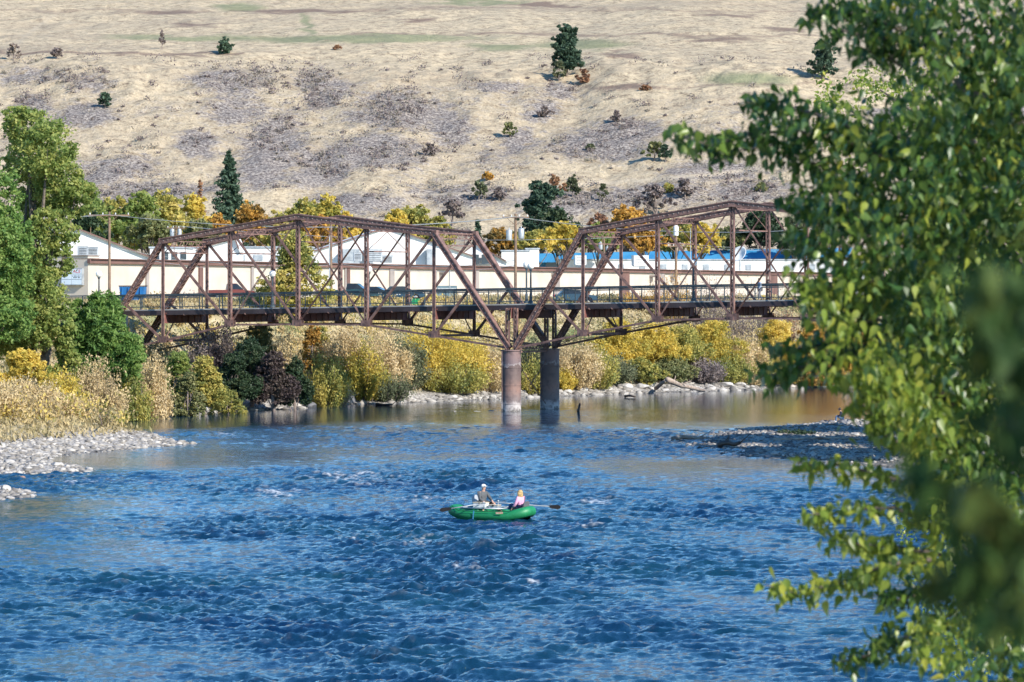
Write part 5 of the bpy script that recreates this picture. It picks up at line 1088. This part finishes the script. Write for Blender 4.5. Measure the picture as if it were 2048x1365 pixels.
    if hat:
        mb = MB(); c = head + V3(0, 0, .062); mb.ball(c, .108, 14, 0, (1, 1, .82)); a = c + fc * .09 + V3(0, 0, -.005); sd = fc.cross(V3(0, 0, 1))
        mb.prism([a - sd * .07, a + sd * .07, a + sd * .05 + fc * .085, a - sd * .05 + fc * .085], (0, 0, 0), (0, 0, .012)); mb.build('cap', hat, e, True)
    if hair:
        mb = MB(); c = head + V3(0, 0, .03) - fc * .022; mb.ball(c, .112, 14, 0, (1, 1, 1.0))
        if hairlong:
            for k in range(9):
                a = math.radians(-100 + 25 * k); d = -(fc * math.cos(a) + fc.cross(V3(0, 0, 1)) * math.sin(a)); p0 = head + V3(0, 0, .04) + d * .085
                mb.tube([p0, p0 + V3(0, 0, -.10) + d * .025, p0 + V3(0, 0, -.20) + d * .02, p0 + V3(0, 0, -.27)], [.03, .034, .028, .01], 6)
        mb.build('hair', hair, e, True)
    sd = fc.cross(V3(0, 0, 1)).normalized()
    for s in (-1, 1):
        mb = MB(); mb.ball(head + fc * .088 + sd * (.034 * s) + V3(0, 0, .018), .012, 8); mb.build('eye', M['dark'], e, True)
    mb = MB(); mb.ball(head + fc * .092 - V3(0, 0, .055), .016, 8, 0, (.6, 1.2, .35)); mb.build('mouth', paint('lips', (.45, .18, .15)), e, True)
    return e
RAFTD = 168.5; rp_ = at(984, 600, RAFTD); RY = math.radians(-25)
raft = empty('inflatable_raft', (rp_.x, RAFTD, 0), RY, 'green inflatable raft carrying two people down the river', 'raft')
RG_ = paint('green_raft_rubber', (.012, .22, .08), (.008, .16, .055), 2.5, .5)
def ring(n=64):
    out = []
    for i in range(n):
        t = 2 * math.pi * i / n; c, s = math.cos(t), math.sin(t); x = 1.80 * math.copysign(abs(c) ** .75, c); y = .66 * math.copysign(abs(s) ** .62, s)
        z = .23 + .21 * max(0, (abs(x) - .85) / .95) ** 1.6; out.append(Vector((x, y, z)))
    return out
rr = ring(); n = len(rr); kk = 16; vs = []
for i, p in enumerate(rr):
    d = (rr[(i + 1) % n] - rr[i - 1]).normalized(); x = Vector((0, 0, 1)); x = (x - d * x.dot(d)).normalized(); y = d.cross(x); r = .23
    vs += [p + (x * math.cos(2 * math.pi * k / kk) + y * math.sin(2 * math.pi * k / kk)) * r for k in range(kk)]
mb = MB(); mb.add(vs, [(i * kk + k, ((i + 1) % n) * kk + k, ((i + 1) % n) * kk + (k + 1) % kk, i * kk + (k + 1) % kk) for i in range(n) for k in range(kk)]); mb.build('tube', RG_, raft, True)
mb = MB(); mb.tube([(-.55, -.6, .36), (-.55, .6, .36)], .17, 14); mb.build('thwart', RG_, raft, True); mb = MB(); mb.tube([(.9, -.6, .36), (.9, .6, .36)], .15, 14); mb.build('thwart', RG_, raft, True)
mb = MB(); mb.prism([(p.x * .96, p.y, .07 + max(0, p.z - .23)) for p in rr], (0, 0, 0), (0, 0, .05)); mb.build('floor', M['dark'], raft)
for s in (-1, 1):
    mb = MB(); mb.tube([(1.62, s * .30, .52), (1.98, s * .26, .62), (2.1, s * .1, .60)], [.24, .2, .14], 12)
mb = MB()
for y in (-.70, .70): mb.tube([(-1.15, y, .56), (.75, y, .56)], .028, 8)
for x in (-1.15, -.35, .35, .75): mb.tube([(x, -.70, .565), (x, .70, .565)], .026, 8)
mb.build('rowing_frame', M['metal'], raft, True)
for y in (-.74, .74):
    mb = MB(); mb.tube([(-.05, y, .56), (-.05, y, .80)], .02, 6); mb.tube([(-.05, y - .05, .82), (-.05, y + .05, .82)], .035, 8); mb.build('oarlock', M['metal'], raft, True)
def chair(x, y, z, rz, mm, label, back=.5):
    e2 = Matrix.Rotation(rz, 4, 'Z'); mb = MB()
    def T(p): return Vector((x, y, z)) + (e2 @ Vector(p))
    mb.prism([T(p) for p in ((-.22, -.22, 0), (.22, -.22, .02), (.22, .22, .02), (-.22, .22, 0))], (0, 0, 0), (0, 0, .05)); s = mb.build('seat', mm, raft); s['label'] = label
    mb = MB(); mb.prism([T(p) for p in ((-.23, -.20, .05), (-.23, .20, .05), (-.30, .21, back * .8), (-.31, .13, back), (-.31, -.13, back), (-.30, -.21, back * .8))], (0, 0, 0), tuple(e2 @ Vector((-.045, 0, 0)))); mb.build('seat_back', mm, s)
SG = paint('grey_seat_plastic', (.12, .125, .14), None, 1, .45); SL = paint('light_grey_seat', (.45, .48, .52), None, 1, .45)
chair(-.68, .28, .56, math.radians(-10), SL, 'pale grey folding seat behind the rower', .52); chair(1.38, .0, .46, math.radians(168), SG, 'dark grey folding seat under the woman', .42)
mb = MB(); mb.prism([(.62, -.915, .34), (.96, -.915, .36), (.955, -.92, .44), (.61, -.92, .42)], (0, 0, 0), (0, -.006, 0)); mb.build('maker_patch', paint('orange_patch', (.70, .30, .12), (.75, .62, .5), 9, .5), raft)
mb = MB(); mb.beam((-.45, -.92, .46), (-.5, -.90, .08), .05, .012, Vector((1, 0, 0))); mb.build('strap', M['blue'], raft)
mb = MB(); mb.tube([(-1.7, -.55, .62), (-1.2, -.86, .44), (-.4, -.90, .43), (.5, -.90, .43), (1.2, -.86, .47), (1.7, -.5, .7)], .012, 5); mb.build('grab_line', M['dark'], raft)
def rw(x, y, z=0): return raft.matrix_world @ Vector((x, y, z))
bpy.context.view_layer.update()
for (x, y, w, d, h, z, mm, lab) in ((-.35, -.38, .62, .36, .24, .56, M['white'], 'white cooler box with cream lid strapped on the raft frame'), (.30, -.36, .46, .34, .2, .50, M['metal'], 'grey metal box on the raft frame right of the white cooler')):
    e = empty('cooler_box', rw(x, y, z + .02), RY, lab, 'box'); mb = MB(); mb.box((0, 0, h * .4), (w, d, h * .8)); mb.build('case', mm, e, bevel=.015); mb = MB(); mb.box((0, 0, h * .9), (w + .03, d + .03, h * .18)); mb.build('lid', paint('cream_lid', (.62, .55, .42), None, 3, .6), e, bevel=.01)
    mb = MB(); mb.box((0, -d / 2 - .02, h * .8), (.08, .02, .06)); mb.build('latch', M['dark'], e)
GJ = paint('grey_jacket', (.10, .105, .11), (.07, .075, .08), 6, .9); PK = paint('pink_top', (.68, .36, .50), (.60, .30, .44), 6, .9); JN = paint('blue_jeans', (.035, .07, .17), (.02, .045, .11), 8, .9); KH = paint('dark_shorts', (.06, .06, .065), None, 6, .9)
WC = paint('white_cap', (.82, .82, .80), None, 5, .8); BH = paint('blond_hair', (.55, .38, .16), (.34, .22, .09), 14, .7); DH = paint('dark_hair', (.06, .04, .03), None, 12, .7); NV = paint('navy_top', (.02, .025, .05), None, 5, .9); PB = paint('pale_blue_shirt', (.42, .52, .66), None, 5, .9)
man = person(rw(-.48, .02, .74), RY - math.radians(22), 'person in a grey jacket and white cap rowing the green raft', dict(hip=V3(0, 0, 0), chest=V3(.02, 0, .36), neck=V3(.04, 0, .52), head=V3(.07, 0, .66), shl=V3(.03, .19, .44), shr=V3(.03, -.19, .44),
    ell=V3(.20, .27, .20), elr=V3(.16, -.28, .18), wrl=V3(.40, .20, .10), wrr=V3(.36, -.22, .08), knl=V3(.44, .24, .02), knr=V3(.36, -.30, .04), anl=V3(.72, .26, -.26), anr=V3(.42, -.34, -.36)), GJ, KH, M['dark'], hat=WC, shorts=True)
wom = person(rw(1.36, .0, .60), RY + math.radians(168), 'person with blond hair and a pink top seated at the raft bow', dict(hip=V3(0, 0, 0), chest=V3(-.02, 0, .33), neck=V3(.0, 0, .47), head=V3(.02, 0, .60), face=V3(.97, .2, 0).normalized(), shl=V3(-.01, .17, .40), shr=V3(-.01, -.17, .40),
    ell=V3(.05, .24, .16), elr=V3(.05, -.24, .16), wrl=V3(.20, .24, .0), wrr=V3(.20, -.22, .0), knl=V3(.42, .12, .12), knr=V3(.42, -.12, .12), anl=V3(.52, .12, -.28), anr=V3(.52, -.12, -.28)), PK, JN, M['dark'], hair=BH, hairlong=True)
bpy.context.view_layer.update()
def oar(hand, tip, label):
    h = Vector(hand); t = Vector(tip); d = (t - h).normalized(); L = (t - h).length; e = empty('oar', h, 0, label, 'oar', 'oars of the green raft')
    mb = MB(); mb.tube([-d * .22, d * (L - .55)], .022, 8); mb.build('shaft', M['metal'], e, True); mb = MB(); mb.tube([-d * .25, -d * .05], .028, 8); mb.build('grip', M['dark'], e, True)
    sd = d.cross(Vector((0, 1, 0))).normalized(); mb = MB(); nn = Vector((0, .012, 0)); a = [d * (L - .6) + sd * .02, d * (L - .45) + sd * .07, d * (L - .12) + sd * .095, d * L + sd * .05, d * L - sd * .05, d * (L - .12) - sd * .095, d * (L - .45) - sd * .07, d * (L - .6) - sd * .02]
    mb.prism([p - nn for p in a], (0, 0, 0), tuple(nn * 2)); mb.build('blade', M['dark'], e)
hl = man.matrix_world @ V3(.46, .19, .05); hr = man.matrix_world @ V3(.42, -.21, .03)
oar(hr, at(880, 1021, 167.2), 'left oar with black blade held clear of the water'); oar(hl, at(1121, 1015, 169.8), 'right oar reaching past the pink seated person')
# person sitting on rocks at the right bar and person walking on the bridge
q = at(1684, 838, 287.5); zz_ = max(gz(q.x, 287.5), 0)
person((q.x, 287.5, q.z + .05), math.radians(176), 'person in dark top and jeans sitting on rocks at the right bar', dict(hip=V3(0, 0, 0), chest=V3(.04, 0, .36), neck=V3(.10, 0, .50), head=V3(.17, 0, .62), shl=V3(.06, .18, .43), shr=V3(.06, -.18, .43), ell=V3(.14, .22, .18), elr=V3(.14, -.22, .18), wrl=V3(.36, .12, .16), wrr=V3(.36, -.12, .16),
    knl=V3(.40, .11, .16), knr=V3(.40, -.11, .16), anl=V3(.44, .11, -.26), anr=V3(.44, -.11, -.26)), NV, paint('faded_jeans', (.10, .17, .30), None, 6, .9), M['dark'], hair=DH)
pb = deckpt(1500, 2.0); 
person((pb.x, pb.y, pb.z + .90), math.radians(200), 'person in a pale blue shirt walking across the bridge deck', dict(hip=V3(0, 0, 0), chest=V3(.02, 0, .38), neck=V3(.03, 0, .54), head=V3(.05, 0, .68), shl=V3(.02, .19, .46), shr=V3(.02, -.19, .46), ell=V3(.06, .25, .18), elr=V3(-.06, -.25, .18), wrl=V3(.22, .23, .0), wrr=V3(.04, -.26, -.06),
    knl=V3(.12, .1, -.42), knr=V3(-.02, -.1, -.42), anl=V3(.14, .1, -.83), anr=V3(-.22, -.1, -.80)), PB, paint('grey_trousers', (.14, .15, .18), None, 5, .9), M['dark'], hat=paint('brown_cap', (.22, .12, .09), None, 5, .8))

# ---------------------------------------------------------------- foreground cottonwoods on the near right bank
LFV = np.array([[0, 0, 0], [0, .5, 0], [0, 1, -.08], [-.22, .12, .09], [-.24, .36, .11], [.22, .12, .09], [.24, .36, .11], [-.10, .68, .03], [.10, .68, .03]])
LFF = np.array([[0, 1, 4, 3], [1, 2, 7, 4], [0, 5, 6, 1], [1, 6, 8, 2]])
def big_leaves(C, size, rg, T, name, mm, parent, down=1.0, side=.55):
    n = len(C); y = rg.normal(size=(n, 3)) * side; y[:, 2] -= down; y /= np.linalg.norm(y, axis=1)[:, None]
    z = rg.normal(size=(n, 3)); z -= y * (z * y).sum(1)[:, None]; z /= np.linalg.norm(z, axis=1)[:, None]; x = np.cross(y, z); s = size * rg.uniform(.5, 1.25, n)
    P_ = LFV[None] * s[:, None, None]; V = C[:, None, :] + P_[..., :1] * x[:, None] + P_[..., 1:2] * y[:, None] + P_[..., 2:] * z[:, None] * rg.uniform(-.5, 1.6, n)[:, None, None]
    Fc = (LFF[None] + (np.arange(n) * 9)[:, None, None]).reshape(-1, 4)
    return mesh_np(name, V.reshape(-1, 3), Fc, 4, mm, parent, True, {'tint': ('FACE', np.repeat(np.clip(T, 0, 1), 4))})
FG = leafmat('near_cottonwood_leaves', [(.028, .075, .02), (.06, .135, .028), (.13, .21, .035), (.32, .36, .05), (.74, .54, .07)], .36, .34, .6)
FY = leafmat('near_yellowing_leaves', [(.10, .16, .03), (.20, .28, .04), (.36, .40, .06), (.62, .52, .08)], .5, .38, .5)
FB = leafmat('nearest_leaves', [(.02, .05, .016), (.04, .085, .02), (.09, .11, .025), (.15, .13, .035)], .25, .6, .2)
def fg_lobes(L, D, per, rg, dj=1.0):
    C = []; T = []
    for px, py, rx, ry, dens in L:
        k = D / F; nn_ = int(per * dens * rx * ry / 10000); cl = max(3, nn_ // 14)
        cc = rg.normal(size=(cl, 3)); cc /= np.linalg.norm(cc, axis=1)[:, None]; cc *= rg.random((cl, 1)) ** .45
        c0 = np.array(at(px, py, D)); c = c0 + cc * np.array([rx * k, dj, ry * k]); q = np.repeat(c, 14, 0) + rg.normal(size=(cl * 14, 3)) * np.array([.055, .16, .06]) * (D / 17 if D < 17 else 1) + np.array([0, 0, .035]); C.append(q); T.append(np.repeat(rg.random(cl) + .35 * (rg.random(cl) > .9), 14) * .45 + .42 * rg.random(cl * 14) ** 1.5)
    return np.concatenate(C), np.concatenate(T)
def twig(pts, D, rg, dens=1.0, drop=.032, dj=.35, mb=None, r=.010):
    P_ = [np.array(at(px, py, D + rg.normal() * dj * .3)) for px, py in pts]; C = []
    if mb is not None: mb.tube([tuple(p) for p in P_], [r * (1 - .75 * i / (len(P_) - 1)) for i in range(len(P_))], 6)
    for a, b in zip(P_[:-1], P_[1:]):
        m_ = max(3, int(np.linalg.norm(b - a) / .0040 * dens)); t = rg.random((m_, 1)); c = a + (b - a) * t + rg.normal(size=(m_, 3)) * np.array([.025, .10, .018]); c[:, 2] += .03 - np.abs(rg.normal(size=m_)) * drop; C.append(c)
    C = np.concatenate(C); return C, rg.random(len(C)) * .75
rg = np.random.default_rng(77); D0 = 17.0
bx, by = 4.3, 17.5
fgt = empty('cottonwood_tree', (bx, by, gz(bx, by)), 0, 'large dark green cottonwood filling the right side in the foreground', 'tree')
LOBES = [(1900, 40, 150, 70, 1), (1810, 25, 80, 45, .9), (1700, 20, 60, 30, .5), (1990, 140, 120, 110, 1), (1930, 200, 90, 90, 1), (1860, 130, 60, 60, .8), (1790, 255, 70, 45, .9), (1690, 262, 70, 35, .9), (1600, 240, 60, 30, .8), (1870, 310, 160, 90, 1.1), (2000, 420, 140, 160, 1.1), (1820, 420, 150, 100, 1.1), (1680, 400, 80, 70, 1), (1620, 330, 50, 45, .8), (1720, 520, 90, 80, 1), (1860, 600, 170, 140, 1.1), (1650, 470, 50, 50, .8),
    (1760, 690, 90, 55, .9), (1890, 790, 150, 120, 1.1), (1960, 930, 110, 140, 1.1), (1900, 950, 70, 80, .9), (1950, 1150, 90, 100, 1), (1880, 1240, 50, 50, .8), (1990, 1300, 100, 100, 1), (1840, 1310, 40, 35, .5), (2080, 700, 120, 300, .8), (2100, 200, 120, 250, .8), (2100, 1200, 120, 250, .6), (2000, -120, 220, 110, .8), (2350, 300, 200, 500, .35), (2350, 1000, 200, 400, .3)]
C, T = fg_lobes(LOBES, D0, 600, rg, 1.2)
mb = MB(); TW = [[(1800, 330), (1700, 285), (1600, 262), (1500, 268), (1420, 292), (1335, 262)], [(1760, 300), (1640, 262), (1560, 292), (1480, 300), (1410, 300)], [(1800, 60), (1720, 30), (1650, 15), (1625, 30)], [(1850, 90), (1740, 75), (1680, 60), (1660, 75)], [(1800, 130), (1760, 105), (1720, 100)], [(1720, 260), (1620, 225), (1550, 210), (1492, 205)], [(1740, 400), (1640, 330), (1580, 315), (1548, 305)], [(1720, 450), (1620, 420), (1575, 400)],
    [(1700, 520), (1620, 500), (1580, 470)], [(1740, 600), (1660, 600), (1600, 585)], [(1760, 640), (1680, 650), (1620, 640)], [(1780, 700), (1690, 715), (1600, 735), (1545, 750), (1505, 752)], [(1760, 690), (1650, 690), (1570, 700), (1530, 690)], [(1900, 1230), (1800, 1280), (1740, 1310), (1675, 1325)], [(1880, 1180), (1800, 1200), (1750, 1190)]]
for t in TW:
    c, q = twig(t, D0, rg, 1.0, mb=mb); C = np.concatenate([C, c]); T = np.concatenate([T, q * .8])
big_leaves(C, .062, rg, T, 'crown', FG, fgt)
C = []; T = []
TY = [[(1850, 980), (1760, 950), (1680, 930), (1640, 935), (1596, 925)], [(1880, 1060), (1790, 1015), (1700, 1020), (1655, 1030), (1622, 1028)], [(1880, 1110), (1800, 1095), (1720, 1090), (1680, 1075), (1640, 1068)], [(1860, 1120), (1770, 1130), (1700, 1160), (1640, 1175), (1580, 1185), (1532, 1170)], [(1820, 800), (1740, 790), (1690, 760), (1640, 745)], [(1850, 860), (1770, 850), (1710, 800)],
    [(1850, 900), (1780, 880), (1740, 840)], [(1750, 560), (1680, 575), (1620, 570), (1590, 560)]]
for t in TY:
    c, q = twig(t, D0 - .5, rg, 1.0, mb=mb); C.append(c); T.append(q)
c, q = fg_lobes([(1800, 820, 60, 60, 1), (1745, 760, 45, 35, .7), (1870, 880, 50, 45, 1), (1690, 620, 50, 60, .8), (1780, 770, 60, 50, .8), (1890, 1060, 50, 40, .8), (1720, 700, 50, 30, .6), (1850, 1290, 60, 60, .7), (1910, 1010, 60, 60, .8)], D0 - .6, 800, rg, .6); C.append(c); T.append(q)
big_leaves(np.concatenate(C), .062, rg, np.concatenate(T), 'yellowing_foliage', FY, fgt)
mb.build('twigs', M['bark'], fgt, True)['kind'] = 'stuff'
# unseen rest of the crown, lobes added towards the sun to shade visible leaves
C = []; T = []
for c0, r, k in (((4.7, 14.4, 13.5), 1.4, 2400), ((4.2, 15.1, 12.3), .95, 1500), ((4.2, 15.1, 13.6), .9, 1100), ((4.25, 15.2, 11.0), .85, 1200), ((5.5, 17, 12), 2.0, 1500), ((5.5, 18.5, 14), 2.2, 1300), ((5.5, 17.5, 9), 1.6, 900), ((4.2, 15.6, 11.6), .8, 700)):
    cl = k // 14; cc = rg.normal(size=(cl, 3)); cc /= np.linalg.norm(cc, axis=1)[:, None]; cc *= rg.random((cl, 1)) ** .4; C.append(np.repeat(np.array(c0) + cc * r, 14, 0) + rg.normal(size=(cl * 14, 3)) * .13); T.append(rg.random(cl * 14) * .6)
o = big_leaves(np.concatenate(C), .085, rg, np.concatenate(T), 'outer_shade_crown', FG, fgt)
mb = MB(); b0 = Vector((bx, by, gz(bx, by) - .3)); mb.tube([b0, b0 + V3(.1, .1, 4), b0 + V3(-.1, 0, 8), b0 + V3(.2, -.3, 12), b0 + V3(.3, -.8, 15)], [.32, .26, .2, .13, .04], 12)
for t, h in (((1.95, 16.9, 11.2), 9.2), ((1.7, 17, 9.9), 8.2), ((2.0, 17, 8.9), 7.0), ((2.3, 17.1, 10.3), 8.8), ((4.2, 14.6, 12.6), 10), ((5.5, 18, 14), 10), ((2.2, 16.8, 11.8), 10), ((4.0, 14.3, 10.5), 8)):
    s = Vector((bx, by, h)); tt_ = Vector(t); mb.tube([s, s.lerp(tt_, .5) + V3(0, 0, .25), tt_], [.09, .055, .02], 7)
mb.build('trunk', M['bark'], fgt, True)
for o in fgt.children: o.matrix_parent_inverse = Matrix.Translation(-Vector(fgt.location))
# a lighter cottonwood farther along the bank, seen above and through the gaps of the first
mt = at(1900, 700, 60); gx = mt.x + 2.5; e = empty('cottonwood_tree', (gx, 60, gz(gx, 60)), 0, 'lighter yellow green cottonwood showing behind the dark foreground leaves', 'tree')
C, T = fg_lobes([(1648, 200, 26, 55, 1), (1665, 250, 40, 60, 1), (1700, 300, 60, 50, 1), (1720, 190, 22, 60, 1), (1760, 170, 22, 50, .9), (1790, 160, 25, 50, .9), (1830, 180, 40, 60, .9), (1880, 260, 120, 150, .6), (1900, 480, 130, 180, .45), (1880, 760, 150, 180, .5), (1900, 1050, 130, 200, .5), (2000, 300, 120, 300, .4), (1760, 300, 60, 60, .8), (1930, 1280, 110, 90, .6)], 60, 1500, rg, 2.5)
C = C + 0; big_leaves(C, .085, rg, T, 'crown', FY, e, .5, .8)
mb = MB(); b0 = Vector((gx, 60, gz(gx, 60) - .3)); mb.tube([b0, b0 + V3(-.3, 0, 5), b0 + V3(-.8, .1, 10)], [.3, .22, .08], 9)
for q in ((1660, 200), (1700, 300), (1760, 180), (1850, 200), (1880, 480), (1860, 780), (1880, 1050)):
    t = at(q[0], q[1], 60); s = b0 + V3(-.4, 0, max(1.5, t.z - b0.z - 2.5)); mb.tube([s, s.lerp(t, .5) + V3(0, 0, .2), t], [.08, .05, .015], 6)
mb.build('trunk', M['bark'], e, True)
for o in e.children: o.matrix_parent_inverse = Matrix.Translation(-Vector(e.location))
# nearest branch, out of focus
e = empty('cottonwood_tree', (2.2, 3.8, gz(2.2, 3.8)), 0, 'nearest olive and brown branch hanging blurred at the right edge', 'tree')
C, T = fg_lobes([(1980, 640, 90, 30, 1), (2030, 740, 50, 60, 1), (1900, 1040, 50, 40, 1), (1960, 1090, 60, 60, 1.1), (2010, 1180, 60, 80, 1.1), (1960, 1270, 50, 50, .9), (2040, 950, 30, 120, 1), (2200, 900, 130, 450, .4)], 3.3, 150, rg, .2)
big_leaves(C, .04, rg, T, 'crown', FB, e)
mb = MB(); b0 = Vector((2.2, 3.8, gz(2.2, 3.8) - .2)); mb.tube([b0, b0 + V3(.1, 0, 5), b0 + V3(0, 0, 10), b0 + V3(-.1, .1, 12)], [.16, .13, .08, .03], 9)
for q in ((1950, 640), (1990, 1080), (2020, 850), (1980, 1250)):
    t = at(q[0], q[1], 3.35); s = Vector((2.15, 3.78, t.z - .2)); mb.tube([s, s.lerp(t, .6) + V3(0, 0, .08), t], [.02, .012, .004], 6)
mb.build('trunk', M['bark'], e, True)
for o in e.children: o.matrix_parent_inverse = Matrix.Translation(-Vector(e.location))
